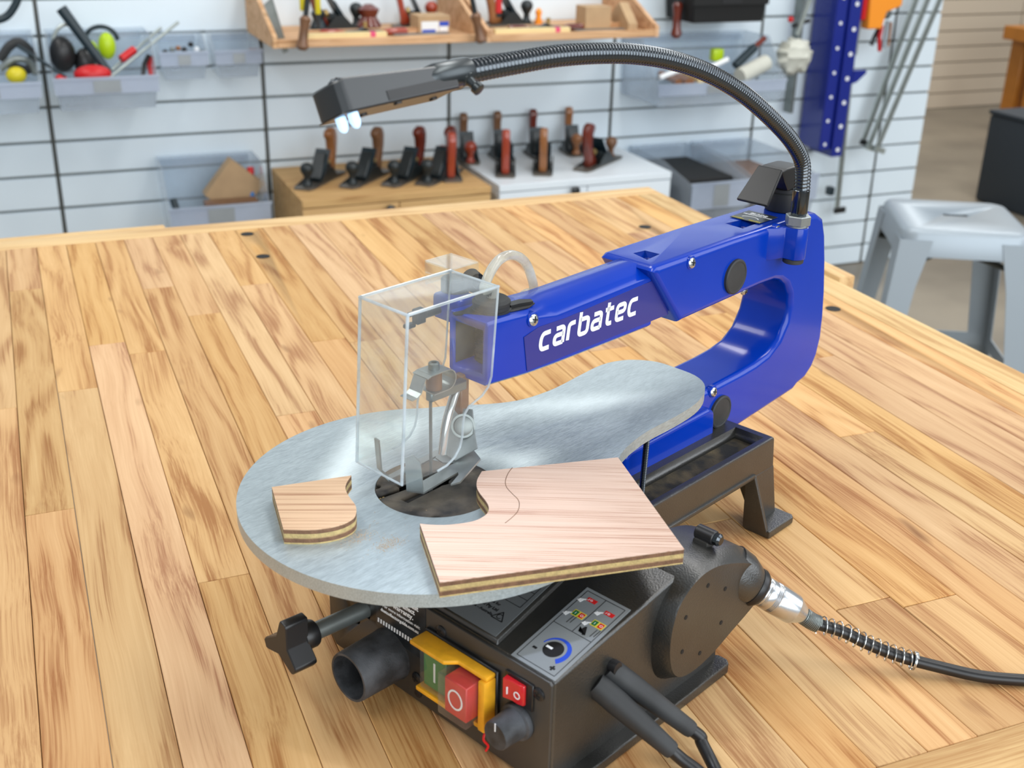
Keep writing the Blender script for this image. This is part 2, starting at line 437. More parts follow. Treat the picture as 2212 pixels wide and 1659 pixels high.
# ------------------------------------------------------------------ mesh builder
col = scene.collection
class MB:
    def __init__(s):
        s.b = bmesh.new()
    def _add(s, vs, fs):
        v = [s.b.verts.new(p) for p in vs]
        out = []
        for f in fs:
            try:
                out.append(s.b.faces.new([v[i] for i in f]))
            except ValueError:
                pass
        return v
    def box(s, lo, hi, mtx=None):
        (x0, y0, z0), (x1, y1, z1) = lo, hi
        vs = [Vector(p) for p in ((x0, y0, z0), (x1, y0, z0), (x1, y1, z0), (x0, y1, z0), (x0, y0, z1), (x1, y0, z1), (x1, y1, z1), (x0, y1, z1))]
        if mtx:
            vs = [mtx @ p for p in vs]
        s._add(vs, [(3, 2, 1, 0), (4, 5, 6, 7), (0, 1, 5, 4), (1, 2, 6, 5), (2, 3, 7, 6), (3, 0, 4, 7)])
        return s
    def cbox(s, c, d, mtx=None):
        c = Vector(c)
        d = Vector(d) / 2
        return s.box(c - d, c + d, mtx)
    def loft(s, rings, cap=True, close=True):
        n = len(rings[0])
        vs = [p for r in rings for p in r]
        fs = []
        for i in range(len(rings) - 1):
            for j in range(n if close else n - 1):
                k = (j + 1) % n
                fs.append((i * n + j, i * n + k, (i + 1) * n + k, (i + 1) * n + j))
        if cap:
            fs.append(tuple(range(n))[::-1])
            fs.append(tuple((len(rings) - 1) * n + j for j in range(n)))
        s._add(vs, fs)
        return s
    def prism(s, pts, ax, lo, hi):
        """pts: 2D outline; ax: axis it is pushed along"""
        def P(a, b, c):
            return Vector({'x': (c, a, b), 'y': (a, c, b), 'z': (a, b, c)}[ax])
        return s.loft([[P(a, b, lo) for a, b in pts], [P(a, b, hi) for a, b in pts]])
    def lathe(s, prof, p0, p1, n=24, cap=True):
        """prof: (distance along p0->p1 in metres, radius)"""
        p0, p1 = Vector(p0), Vector(p1)
        d = (p1 - p0).normalized()
        u = d.orthogonal().normalized()
        w = d.cross(u)
        rings = [[p0 + d * t + (u * math.cos(2 * PI * k / n) + w * math.sin(2 * PI * k / n)) * r for k in range(n)] for t, r in prof]
        return s.loft(rings, cap)
    def cyl(s, p0, p1, r, r1=None, n=24):
        L = (Vector(p1) - Vector(p0)).length
        return s.lathe([(0, r), (L, r if r1 is None else r1)], p0, p1, n)
    def tube(s, path, rad, n=12, cap=True):
        path = [Vector(p) for p in path]
        rings = []
        up = None
        for i, p in enumerate(path):
            d = (path[min(i + 1, len(path) - 1)] - path[max(i - 1, 0)]).normalized()
            if up is None:
                up = d.orthogonal().normalized()
            up = (up - d * up.dot(d)).normalized()
            w = d.cross(up)
            r = rad[i] if isinstance(rad, (list, tuple)) else rad
            rings.append([p + (up * math.cos(2 * PI * k / n) + w * math.sin(2 * PI * k / n)) * r for k in range(n)])
        return s.loft(rings, cap)
    def sphere(s, c, r, n=16, m=10):
        c = Vector(c)
        if not hasattr(r, '__len__'):
            r = (r, r, r)
        rings = []
        for i in range(m + 1):
            a = PI * (i + 0.02) / (m + 0.04) - PI / 2
            rings.append([c + Vector((r[0] * math.cos(a) * math.cos(2 * PI * k / n), r[1] * math.cos(a) * math.sin(2 * PI * k / n), r[2] * math.sin(a))) for k in range(n)])
        return s.loft(rings)
    def ribbon(s, pts, w, n, h=0.0002, O=None, U=None, V=None):
        """flat stroke of width w along 2D points, laid on the plane O + aU + bV, thickness along n"""
        pts = [Vector((a, b, 0)) for a, b in pts]
        L, Rr = [], []
        for i, p in enumerate(pts):
            d0 = (pts[i] - pts[i - 1]).normalized() if i else None
            d1 = (pts[i + 1] - pts[i]).normalized() if i < len(pts) - 1 else None
            d = ((d0 or d1) + (d1 or d0)).normalized()
            k = 1.0
            if d0 and d1:
                k = 1 / max(0.5, math.cos(d0.angle(d1) / 2))
            nn = Vector((-d.y, d.x, 0)) * (w / 2 * k)
            L.append(p + nn)
            Rr.append(p - nn)
        f = lambda p, q: O + U * p.x + V * p.y + n * q
        rings = [[f(L[i], 0), f(Rr[i], 0), f(Rr[i], h), f(L[i], h)] for i in range(len(pts))]
        return s.loft(rings)
    def xf(s, mtx):
        bmesh.ops.transform(s.b, matrix=mtx, verts=s.b.verts)
        return s
    def bevel(s, w, seg=2, ang=30):
        bmesh.ops.remove_doubles(s.b, verts=s.b.verts, dist=1e-6)
        es = [e for e in s.b.edges if len(e.link_faces) == 2 and e.calc_face_angle(0) > math.radians(ang)]
        bmesh.ops.bevel(s.b, geom=es, offset=w, segments=seg, profile=0.5, affect='EDGES', clamp_overlap=True)
        return s
    def build(s, name, m, parent=None, smooth=True, ang=38, wn=False):
        bmesh.ops.recalc_face_normals(s.b, faces=s.b.faces)
        me = bpy.data.meshes.new(name)
        if smooth:
            for f in s.b.faces:
                f.smooth = True
            for e in s.b.edges:
                if len(e.link_faces) == 2 and e.calc_face_angle(0) > math.radians(ang):
                    e.smooth = False
        s.b.to_mesh(me)
        s.b.free()
        me.materials.append(m)
        o = bpy.data.objects.new(name, me)
        col.objects.link(o)
        if parent:
            o.parent = parent
        if wn:
            md = o.modifiers.new('wn', 'WEIGHTED_NORMAL')
            md.keep_sharp = True
        return o

def cut(o, cutters):
    """bake boolean differences into the mesh of o"""
    for mb in cutters:
        c = mb.build('cutter', M['void'])
        bpy.context.view_layer.update()
        c.matrix_world = o.matrix_world
        md = o.modifiers.new('b', 'BOOLEAN')
        md.object = c
        md.operation = 'DIFFERENCE'
        md.solver = 'EXACT'
        dg = bpy.context.evaluated_depsgraph_get()
        me = bpy.data.meshes.new_from_object(o.evaluated_get(dg))
        o.modifiers.remove(md)
        old = o.data
        o.data = me
        me.name = old.name
        bpy.data.meshes.remove(old)
        cm = c.data
        bpy.data.objects.remove(c)
        bpy.data.meshes.remove(cm)
    for e_ in o.data.edges:
        pass
    return o

def empty(name, loc=(0, 0, 0), rz=0.0, parent=None):
    e = bpy.data.objects.new(name, None)
    e.empty_display_size = 0.05
    e.location = loc
    e.rotation_euler = (0, 0, rz)
    col.objects.link(e)
    if parent:
        e.parent = parent
    return e
def tag(o, label=None, cat=None, group=None, kind=None):
    if label: o['label'] = label
    if cat: o['category'] = cat
    if group: o['group'] = group
    if kind: o['kind'] = kind
    return o
def copy_tree(o, parent=None):
    c = o.copy()
    col.objects.link(c)
    c.parent = parent
    for ch in [x for x in list(col.objects) if x.parent == o]:
        copy_tree(ch, c)
    return c
def spline(pts, n=8, closed=False):
    """Catmull-Rom through the points"""
    P = [Vector(p) for p in pts]
    out = []
    N = len(P)
    rng = range(N) if closed else range(N - 1)
    for i in rng:
        if closed:
            a, b, c, d = P[(i - 1) % N], P[i], P[(i + 1) % N], P[(i + 2) % N]
        else:
            a, b, c, d = P[max(i - 1, 0)], P[i], P[i + 1], P[min(i + 2, N - 1)]
        for k in range(n):
            t = k / n
            out.append(0.5 * ((2 * b) + (c - a) * t + (2 * a - 5 * b + 4 * c - d) * t * t + (3 * b - a - 3 * c + d) * t ** 3))
    if not closed:
        out.append(P[-1])
    return out
def text(s, size, O, U, V, m, parent, name='lettering', align='LEFT', bold=0.0, sx=1.0):
    c = bpy.data.curves.new(name, 'FONT')
    c.body = s
    c.size = size
    c.extrude = 0.00008
    c.offset = bold
    c.resolution_u = 3
    c.align_x = align
    c.materials.append(m)
    oc = bpy.data.objects.new(name, c)
    col.objects.link(oc)
    me = bpy.data.meshes.new_from_object(oc.evaluated_get(bpy.context.evaluated_depsgraph_get()))
    bpy.data.objects.remove(oc)
    bpy.data.curves.remove(c)
    o = bpy.data.objects.new(name, me)
    col.objects.link(o)
    U, V = U.normalized(), V.normalized()
    W = U.cross(V)
    U = U * sx
    o.matrix_local = Matrix(((U.x, V.x, W.x, O.x), (U.y, V.y, W.y, O.y), (U.z, V.z, W.z, O.z), (0, 0, 0, 1)))
    if parent:
        o.parent = parent
    return o
def arc(cx, cy, r, a0, a1, n=10):
    return [(cx + r * math.cos(math.radians(a0 + (a1 - a0) * i / n)), cy + r * math.sin(math.radians(a0 + (a1 - a0) * i / n))) for i in range(n + 1)]
mm = 0.001
def V3(x, y, z):
    return Vector((x, y, z)) * mm

# ================================================================== room
fl = MB().box((-4, -3, -0.06), (9.5, 9, 0)).build('floor', M['concrete'])
tag(fl, kind='structure')

WALLY = 3.567
def slat_wall(name, x0, x1, y, seams, zlo, zhi, z_ref, pitch, slat_m, back_m, seam_m, gap=0.008, seam_w=0.011):
    root = tag(empty(name, (0, 0, 0)), kind='structure')
    MB().box((x0, y + 0.010, zlo), (x1, y + 0.09, zhi)).build('backing', back_m, root)
    xs = [x0] + list(seams) + [x1]
    k0 = math.ceil((zlo - z_ref) / pitch)
    zs = [zlo] + [z_ref + pitch * k for k in range(k0, 60) if zlo + 0.01 < z_ref + pitch * k < zhi - 0.01] + [zhi]
    cache = {}
    for i in range(len(xs) - 1):
        a = xs[i] + (seam_w / 2 if i else 0)
        b = xs[i + 1] - (seam_w / 2 if i < len(xs) - 2 else 0)
        for j in range(len(zs) - 1):
            za, zb = zs[j] + gap / 2, zs[j + 1] - gap / 2
            key = (round(b - a, 3), round(zb - za, 3))
            cx, cz = (a + b) / 2, (za + zb) / 2
            if key in cache:
                o = bpy.data.objects.new('slat', cache[key])
                col.objects.link(o)
                o.parent = root
            else:
                o = MB().cbox((0, 0, 0), (b - a, 0.016, zb - za)).bevel(0.0015, 1).build('slat', slat_m, root)
                cache[key] = o.data
            o.location = (cx, y + 0.008, cz)
        if i:
            MB().box((xs[i] - seam_w / 2, y + 0.004, zlo), (xs[i] + seam_w / 2, y + 0.02, zhi)).build('slotted_upright', seam_m, root)
    return root
slat_wall('wall_back', -1.7, 3.203, WALLY, (-1.09, -0.50, 0.087, 0.692, 1.277, 1.857, 2.428, 3.0), 0, 2.26, BZ - 0.246, 0.0965,
          M['wall'], M['groove'], M['seam'])
slat_wall('wall_far', 2.2, 9.3, 6.15, (3.7, 4.95, 6.2, 7.45, 8.7), 0, 2.5, 0.1, 0.0985, M['beige'], M['beige_groove'], M['beige_groove'], 0.008, 0.01)

# ================================================================== workbench
bench = tag(empty('workbench', (0.3, 1.05, 0)), 'large wooden workbench with a strip laminated top carrying the blue saw', 'workbench')
def bpart(mb, name, m, wn=False):
    mb.xf(Matrix.Translation((-0.3, -1.05, 0)))
    return mb.build(name, m, bench, wn=wn)
BX0, BX1, BY0, BY1 = -0.62, 0.990, 0.388, 1.745
TH = 0.045
xs = [-0.62 + 0.044]
for v in (-0.545, -0.505, -0.467, -0.428, -0.389, -0.350, -0.311, -0.272, -0.233, -0.194, -0.155, -0.116, -0.077, -0.038, 0.001, 0.040, 0.079, 0.118, 0.157, 0.196,
          0.236, 0.275, 0.315, 0.354, 0.394, 0.434, 0.473, 0.513, 0.563, 0.613, 0.655, 0.697, 0.739, 0.781, 0.822, 0.863, 0.904, 0.945):
    xs.append(v)
ends = {0.040: (1.30,), 0.118: (1.475,), 0.079: (1.26, 0.78), 0.157: (1.36,), -0.038: (0.93, 1.52), 0.001: (1.18,), 0.196: (1.05,), 0.236: (1.45, 0.72), 0.513: (0.58, 1.22), 0.563: (0.565, 1.1)}
holes = [(0.288, 1.6755), (0.288, 1.5625), (0.865, 1.528), (0.916, 1.127), (-0.30, 1.676), (-0.30, 1.5625)]
for i in range(len(xs) - 1):
    a, b = xs[i], xs[i + 1]
    js = sorted(ends.get(a, (R.uniform(0.6, 1.55),)))
    ys = [BY0 + 0.044] + list(js) + [BY1 - 0.043]
    for j in range(len(ys) - 1):
        w, l = b - a, ys[j + 1] - ys[j]
        dz = R.uniform(-0.00025, 0.0)
        o = MB().cbox((0, 0, -TH / 2), (w - 0.0005, l - 0.0005, TH)).bevel(0.0006, 1).build('plank', M['board'], bench)
        o.location = ((a + b) / 2 - 0.3, (ys[j] + ys[j + 1]) / 2 - 1.05, BZ + dz)
        hs = [h for h in holes if a - 0.01 < h[0] < b + 0.01 and ys[j] - 0.02 < h[1] < ys[j + 1] + 0.02]
        if hs:
            bpy.context.view_layer.update()
            for h in hs:
                lx, ly = h[0] - (a + b) / 2, h[1] - (ys[j] + ys[j + 1]) / 2
                c = MB().cyl((lx, ly, -0.2), (lx, ly, 0.05), 0.0095, n=20)
                cut(o, [c])
for h in holes:
    MB().cyl((h[0] - 0.3, h[1] - 1.05, BZ - 0.004), (h[0] - 0.3, h[1] - 1.05, BZ + 0.0004), 0.0092).build('dog_hole_shade', M['void'], bench)  # flush dark disc standing in for the shade inside the hole
bpart(MB().box((BX0, BY1 - 0.0428, BZ - TH), (BX1 - 0.0005, BY1, BZ + 0.0004)).bevel(0.0015, 2), 'end_strip', M['edge'])
bpart(MB().box((BX0, BY0, BZ - TH), (BX1 - 0.0005, BY0 + 0.0438, BZ + 0.0004)).bevel(0.0015, 2), 'end_strip', M['edge'])
bpart(MB().box((0.9452, BY0 + 0.0441, BZ - TH), (BX1, BY1 - 0.0431, BZ + 0.0004)).bevel(0.0015, 2), 'side_strip', M['edgey'])
bpart(MB().box((BX0, BY0 + 0.0441, BZ - TH), (BX0 + 0.0438, BY1 - 0.0431, BZ + 0.0004)).bevel(0.0015, 2), 'side_strip', M['edgey'])
bpart(MB().box((-0.55, 1.7455, BZ - 0.09), (0.182, 1.764, BZ + 0.0)).bevel(0.003, 2), 'vise_jaw', M['edge'])
bpart(MB().box((0.9905, 1.213, BZ - 0.12), (1.016, 1.52, BZ + 0.006)).bevel(0.003, 2), 'vise_jaw', M['edgey'])
for a in ((BX0 + 0.06, BY0 + 0.06), (BX1 - 0.15, BY0 + 0.06), (BX0 + 0.06, BY1 - 0.15), (BX1 - 0.15, BY1 - 0.15)):
    bpart(MB().box((a[0], a[1], 0.002), (a[0] + 0.09, a[1] + 0.09, BZ - TH - 0.001)).bevel(0.004, 1), 'leg', M['edge'])
for lo, hi in (((BX0 + 0.15, BY0 + 0.08, BZ - 0.17), (BX1 - 0.15, BY0 + 0.12, BZ - TH - 0.001)), ((BX0 + 0.15, BY1 - 0.12, BZ - 0.17), (BX1 - 0.15, BY1 - 0.08, BZ - TH - 0.001)),
               ((BX0 + 0.08, BY0 + 0.15, BZ - 0.17), (BX0 + 0.12, BY1 - 0.15, BZ - TH - 0.001)), ((BX1 - 0.12, BY0 + 0.15, BZ - 0.17), (BX1 - 0.08, BY1 - 0.15, BZ - TH - 0.001))):
    bpart(MB().box(lo, hi), 'apron_rail', M['edge'])

# ================================================================== scroll saw
saw = tag(empty('scroll_saw', (SAW.x, SAW.y, BZ), SA), 'blue and black benchtop scroll saw with a round grey table and gooseneck lamp', 'scroll saw')
def sp(mb, name, m, parent=None, wn=False, label=None, ang=38):
    o = mb.build(name, m, parent or saw, wn=wn, ang=ang)
    if label:
        o['label'] = label
    return o
def scale_mm(pts):
    return [(a * mm, b * mm) for a, b in pts]

# ---- blue casting
def oct_section(x, w, z0, z1, ch, wt, rb=3):
    """cross section of the arm at x: flat top of half width wt, sloping shoulders down to z1-ch at half width w"""
    pts = [(-w + rb, z0), (-w, z0 + rb), (-w, z1 - ch), (-w + 1.4, z1 - ch + 1.8), (-wt, z1), (wt, z1), (w - 1.4, z1 - ch + 1.8), (w, z1 - ch), (w, z0 + rb), (w - rb, z0)]
    return [V3(x, y, z) for y, z in pts]
A = MB()
A.loft([oct_section(33, 17, 194, 236.5, 2.5, 15.5), oct_section(34, 18, 193, 237, 2.5, 16), oct_section(72, 18, 190.2, 236, 4, 15.5), oct_section(80, 18.2, 190, 237, 9, 10),
        oct_section(99, 18.2, 189.5, 237, 12, 8), oct_section(205, 18.2, 189, 238.5, 10, 8)])
outer = [(192.5, 236.5), (200, 239.5), (300, 240), (405, 239), (425, 236.5), (437, 230), (444, 215), (451, 190), (457.5, 160), (461, 135), (462, 115), (458.5, 98), (452, 87), (441, 79), (428, 76.5), (422, 73),
         (340, 66.5), (297, 62), (60, 58), (10, 70), (10, 112), (60, 114), (160, 116), (289, 117), (330, 118), (352, 119.5), (371, 123), (386, 132), (395, 146), (398, 158), (396, 170), (388, 181), (377, 187.5), (366, 190), (345, 190.5), (238, 187.5), (193, 187)]
# upper arm, column and lower arm as one C shaped casting, rounded along its edges
C_ = MB()
def csec(i):
    return outer[i]
C_.prism(scale_mm(outer), 'y', -0.0245, 0.0265)
bmesh.ops.remove_doubles(C_.b, verts=C_.b.verts, dist=1e-6)
side = [e for e in C_.b.edges if len(e.link_faces) == 2 and any(len(f.verts) > 6 for f in e.link_faces)]
bmesh.ops.bevel(C_.b, geom=side, offset=0.0055, segments=4, profile=0.5, affect='EDGES', clamp_overlap=True)
# lean the front face of the thick part: its lower edge sits further back than the upper one
for v in C_.b.verts:
    x, z = v.co.x * 1000, v.co.z * 1000
    if 185 < x < 215 and z > 180:
        v.co.x += (238 - z) * 0.00080
tmp = bpy.data.meshes.new('t'); C_.b.to_mesh(tmp); A.b.from_mesh(tmp); bpy.data.meshes.remove(tmp); C_.b.free()
arm = sp(A, 'arm_casting', M['blue'], wn=True, ang=50)
cut(arm, [
    MB().box((0.028, -0.0135, 0.201), (0.075, 0.0125, 0.231)),                                            # open nose
    MB().prism(scale_mm([(206, -10), (224, -8), (223, 5), (211, 7)]), 'z', 0.229, 0.25),                  # pockets in the top
    MB().prism(scale_mm([(328, -12), (352, -11), (350, 3), (330, 6)]), 'z', 0.229, 0.25),
    MB().cyl(V3(71, 0, 236) , V3(71, 0, 250), 0.0001, n=6),
])
for e_ in arm.data.polygons:
    e_.use_smooth = True
# raised front lip around the nose opening
# lamp boss on the right of the arm
sp(MB().prism([(a * mm, b * mm) for a, b in [(344, -20), (350, -27), (362, -31)] + [(371 + 9.5 * math.cos(math.radians(t)), -36 + 9.5 * math.sin(math.radians(t))) for t in range(-150, 61, 7)] + [(380, -20)]], 'z', 0.212, 0.2385).bevel(0.0008, 2, 50), 'lamp_boss', M['blue'], arm)
sp(MB().cyl(V3(371, -36, 208), V3(371, -36, 212), 0.0085).bevel(0.0006, 1), 'boss_washer', M['rubber'], arm, label='brown washer under the lamp boss')
# lower cover bulging to the right beneath the table
cov = [(176, 64), (284, 60), (290, 66), (287, 98), (280, 103), (176, 101), (170, 97), (170, 68)]
sp(MB().prism(scale_mm(cov), 'y', -0.030, -0.018).bevel(0.004, 3), 'lower_cover', M['blue'], arm, wn=True)
cov2 = [(120, 66), (162, 65), (162, 92), (120, 92)]
sp(MB().prism(scale_mm(cov2), 'y', -0.029, -0.018).bevel(0.003, 2), 'lower_cover', M['blue'], arm, wn=True)
# round plugs
for cx, cz, r in ((303, 208.5, 14.2), (301.5, 91.5, 14.2)):
    sp(MB().lathe([(0, r * mm), (0.0022, r * mm), (0.003, (r - 1) * mm), (0.003, (r - 2) * mm), (0.0026, (r - 2.4) * mm)], V3(cx, -24.3, cz), V3(cx, -30, cz), 40), 'plug', M['rubber'], arm, label='round black rubber plug')
# screws
def screw(c, d, r, m, parent, label=None, recess=True):
    c, d = Vector(c), Vector(d).normalized()
    mb = MB().lathe([(-0.001, r), (0.0006, r), (0.0012, r * 0.86), (0.0017, r * 0.5), (0.0018, 0.0001)], c, c + d, 20)
    o = sp(mb, 'screw', m, parent)
    u = d.orthogonal().normalized()
    w = d.cross(u)
    rot = math.radians(25)
    for k in (0, 1):
        a = u * math.cos(rot + k * PI / 2) + w * math.sin(rot + k * PI / 2)
        b = d.cross(a)
        q = MB()
        cc = c + d * 0.00155
        q._add([cc + a * r * .55 + b * r * .1, cc - a * r * .55 + b * r * .1, cc - a * r * .55 - b * r * .1, cc + a * r * .55 - b * r * .1] +
               [p + d * 0.0005 for p in (cc + a * r * .55 + b * r * .1, cc - a * r * .55 + b * r * .1, cc - a * r * .55 - b * r * .1, cc + a * r * .55 - b * r * .1)],
               [(0, 1, 2, 3), (7, 6, 5, 4), (0, 4, 5, 1), (1, 5, 6, 2), (2, 6, 7, 3), (3, 7, 4, 0)])
        if parent is not saw:
            q.build('cross_slot', M['void'], parent)
        else:
            q.build('cross_slot', M['void'], o)
    return o
for c in (at(1151, 690, 'y', -18.4), at(1493, 567, 'y', -24.6), at(1540, 846, 'y', -24.6), at(1678, 497, 'y', -26)):
    sp(MB().lathe([(-0.003, 0.0052), (0.0003, 0.0052), (0.0006, 0.0046), (0.0006, 0.0001)], c, c + V3(0, -10, 0), 24), 'screw_seat', M['blue'], arm)
    screw(c + V3(0, -0.4, 0), (0, -1, 0.25), 0.0042, M['steel'], arm)
screw(at(1608, 629, 'y', -20), (0, -1, -0.2), 0.0036, M['steel'], arm)
screw(at(1772, 502, 'y', -14), (1, -0.6, 0.2), 0.004, M['steel'], arm)
# rust coloured bits in the top pockets
for cx in (214, 339):
    sp(MB().box(V3(cx - 5, -7, 229.3), V3(cx + 5, 3, 233)).bevel(0.001, 1), 'pocket_nut', M['zinc'], arm)
# maker's lettering on a dark film
film = sp(MB().prism(scale_mm([(70, 194), (226, 194.5), (218, 226), (206, 226.5), (108, 222), (80, 222.5), (66, 219)]), 'y', -0.01855, -0.0181), 'label_film', M['blue_panel'], arm, label='dark blue film carrying white lettering')
def letters(s, h, w, gap, thick, O, U, V, n, m, parent, shear=0.14):
    """rounded square sans capitals drawn as strokes; returns one object per letter"""
    r = 0.27 * h
    def rr(pts, rad):   # round the inner corners of a polyline
        out = [pts[0]]
        for i in range(1, len(pts) - 1):
            a, b, c = Vector(pts[i - 1]), Vector(pts[i]), Vector(pts[i + 1])
            da, dc = (a - b), (c - b)
            k = min(rad, da.length * .49, dc.length * .49)
            p, q = b + da.normalized() * k, b + dc.normalized() * k
            for t in range(7):
                t /= 6
                out.append(tuple((1 - t) ** 2 * p + 2 * t * (1 - t) * b + t * t * q))
        out.append(pts[-1])
        return out
    G = {
        'c': [[(w, h), (r * .6, h), (0, h * .72), (0, h * .28), (r * .6, 0), (w, 0)]],
        'a': [[(w * .1, h), (w, h), (w, -0.0006)], [(w, 0), (0, 0), (0, h * .55), (w, h * .55)]],
        'r': [[(0, -0.0006), (0, h), (w * .72, h)]],
        'b': [[(0, h * 1.5), (0, 0), (w, 0), (w, h), (0, h)]],
        't': [[(w * .28, h * 1.45), (w * .28, 0), (w * .85, 0)], [(-w * .08, h), (w * .95, h)]],
        'e': [[(w * .95, 0), (0, 0), (0, h), (w, h), (w, h * .5), (0, h * .5)]],
    }
    wid = {'r': 0.72, 't': 0.86}
    x = 0
    for ch in s:
        mb = MB()
        for st in G[ch]:
            p = rr(st, r)
            p = [(x + a + b * shear, b) for a, b in p]
            mb.ribbon(p, thick, n, 0.00018, O, U, V)
        mb.build('letter', m, parent, smooth=False)
        x += w * wid.get(ch, 1.0) + gap
O_ = at(1162, 762, 'y', -18.6)
letters('carbatec', 0.0108, 0.0089, 0.0051, 0.0032, O_ + V3(1.6, 0, 1.4), Vector((1, 0, 0.004)), Vector((0, 0, 1)), Vector((0, -1, 0)), M['white'], film)

# black label on top of the arm
TL = [at(1592, 462, 'z', 240), at(1655, 477, 'z', 240), at(1692, 464, 'z', 240), at(1635, 448, 'z', 240)]
tl = sp(MB().prism([(362, -14), (388, -13), (391, 15), (361, 15)] and scale_mm([(349, -14), (377, -14), (377, 14), (349, 14)]), 'z', 0.2400, 0.2403), 'warning_label', M['black_film'], arm, label='small black instruction label')
tu, tv = Vector((0, -1, 0)), Vector((1, 0, 0))
text('BLADE', 0.0048, V3(369, 8, 240.4), tu, tv, M['white'], tl, sx=1.1, bold=.0002)
text('TENSIONING KNOB', 0.0030, V3(365.4, 12.5, 240.4), tu, tv, M['white'], tl, bold=.0001)
text('LOOSEN', 0.0027, V3(350.5, 13, 240.4), tu, tv, M['yellow_print'], tl)
text('TIGHTEN', 0.0027, V3(350.5, -2, 240.4), tu, tv, M['yellow_print'], tl)
MB().ribbon([(x, y * .7) for x, y in arc(0, 0, 0.008, 15, 165, 14)], 0.0009, Vector((0, 0, 1)), 0.0001, V3(355.5, 0, 240.35), tu, tv).build('arrow_mark', M['white'], tl)

# ---- blade tension knob and flip lever on the arm top
kx, ky = 406, -1
tk = sp(MB().lathe([(0, .0150), (.001, .0155), (.0150, .0146), (.0158, .0138), (.0166, .0138), (.0166, .0150), (.0190, .0150), (.0195, .0144), (.0195, .0001)], V3(kx, ky, 239.5), V3(kx, ky, 300), 40), 'tension_knob', M['rubber'])
lev = sp(MB().prism([(0.391, 0.2592), (0.410, 0.2592), (0.4135, 0.264), (0.4148, 0.2745), (0.4125, 0.2778), (0.404, 0.2790), (0.386, 0.2790), (0.378, 0.2775), (0.384, 0.268)], 'y', -.0125, .0105).bevel(0.0018, 2), 'lever_hub', M['plastic'], tk, wn=True)
sp(MB().cyl(V3(409, -13.2, 270), V3(409, -12, 270), .0016), 'lever_pin', M['zinc'], tk)
pd = MB()
P4 = [Vector((.3795, -.0125, .2785)), Vector((.3795, .0105, .2785)), Vector((.3560, .0140, .2530)), Vector((.3560, -.0160, .2530))]
nrm = (P4[1] - P4[0]).cross(P4[2] - P4[1]).normalized()
pd.loft([[p - nrm * .0016 for p in P4], [p + nrm * .0016 for p in P4]]).bevel(0.0013, 2, 40)
sp(pd, 'flip_lever', M['plastic'], tk, wn=True)

# ---- gooseneck lamp
lamp = sp(MB().cyl(V3(371, -36, 238.4), V3(371, -36, 240.2), .0088).bevel(.0004, 1), 'lamp_washer', M['zinc'])
sp(MB().lathe([(0, .0098), (.0005, .0104), (.0072, .0104), (.0078, .0098), (.0078, .003)], V3(371, -36, 240.2), V3(371, -36, 260), 6), 'hex_nut', M['zinc'], lamp)
sp(MB().lathe([(0, .0062), (.002, .0062), (.003, .0068), (.0215, .0068), (.022, .0064)], V3(371, -36, 247), V3(370.6, -36, 280), 24), 'ferrule', M['chrome_black'], lamp)
gp = [(371, -36, 266), (371, -36.1, 271)] + [tuple(at(px, py, 'y', y) * 1000) for px, py, y in
     ((1733, 352, -37), (1712, 308, -38), (1668, 258, -39), (1604, 202, -40), (1530, 158, -41), (1450, 130, -42), (1370, 117, -43), (1290, 115, -44), (1200, 121, -45), (1110, 136, -46), (1040, 149, -47), (1005, 157, -47))]
path = spline([Vector(p) * mm for p in gp], 40)
# resample by length
def resample(p, step):
    out, acc = [p[0]], 0.0
    for i in range(1, len(p)):
        d = (p[i] - p[i - 1]).length
        while acc + d >= step:
            t = (step - acc) / d
            q = p[i - 1].lerp(p[i], t)
            out.append(q)
            p[i - 1] = q
            d = (p[i] - q).length
            acc = 0.0
        acc += d
    return out
path = resample(path, 0.00075)
prof = [0.0055, 0.0064, 0.0064, 0.0058]
sp(MB().tube(path, [prof[i % 4] for i in range(len(path))], 14), 'gooseneck', M['chrome_black'], lamp, ang=60)
# lamp head in its own frame
hu = (V3(-31.8, -55, 394.8) - V3(-101.8, -55, 391.4)).normalized()
hv = Vector((0.0, math.cos(math.radians(25)), -math.sin(math.radians(25))))
hv = (hv - hu * hv.dot(hu)).normalized()
hw = hu.cross(hv)
HM = Matrix(((hu.x, hv.x, hw.x, -.0990), (hu.y, hv.y, hw.y, -.055), (hu.z, hv.z, hw.z, .3916), (0, 0, 0, 1)))
def HP(x, y, z):
    return HM @ (Vector((x, y, z)) * mm)
sidep = [(0, 0), (70.5, 0), (69, 4), (67.5, 11.5), (66, 14.6), (50, 17.4), (32, 18.9), (14, 18.8), (0, 17.8)]
hd = MB().loft([[Vector((x, y, z)) * mm for x, z in [(0, 0)] + sidep[1:]] for y in (0,)] + [[Vector((x, 27, z)) * mm for x, z in sidep]])
hd = MB()
ring = lambda x0, x1, z0, z1, ch: [Vector((x0, ch, z0)), Vector((x0 + ch, 0, z0)), Vector((x1, 0, z0)), Vector((x1, 25, z0)), Vector((x0 + ch, 25, z0)), Vector((x0, 25 - ch, z0))]
foot = [(-6.5, 7), (-5.5, 3), (-3, 0.6), (0, 0), (69, 0), (72, 5), (73, 12.5), (72, 20), (69, 25), (0, 25), (-3, 24.2), (-5.5, 22), (-6.5, 18)]
def topz(x):
    return 16.2 - ((x - 12) / 60) ** 2 * 4.6 - (0.6 if x < 0 else 0)
hd.loft([[Vector((x, y, 0)) * mm for x, y in foot], [Vector((x + (0.4 if x < 0 else -.5), y, topz(x) - 1)) * mm for x, y in foot],
         [Vector((x + (1.2 if x < 0 else -1.2), 1.2 + (y - 1.2) * .96 if y > 1 else y + 1.0, topz(x))) * mm for x, y in foot]])
hd.xf(HM)
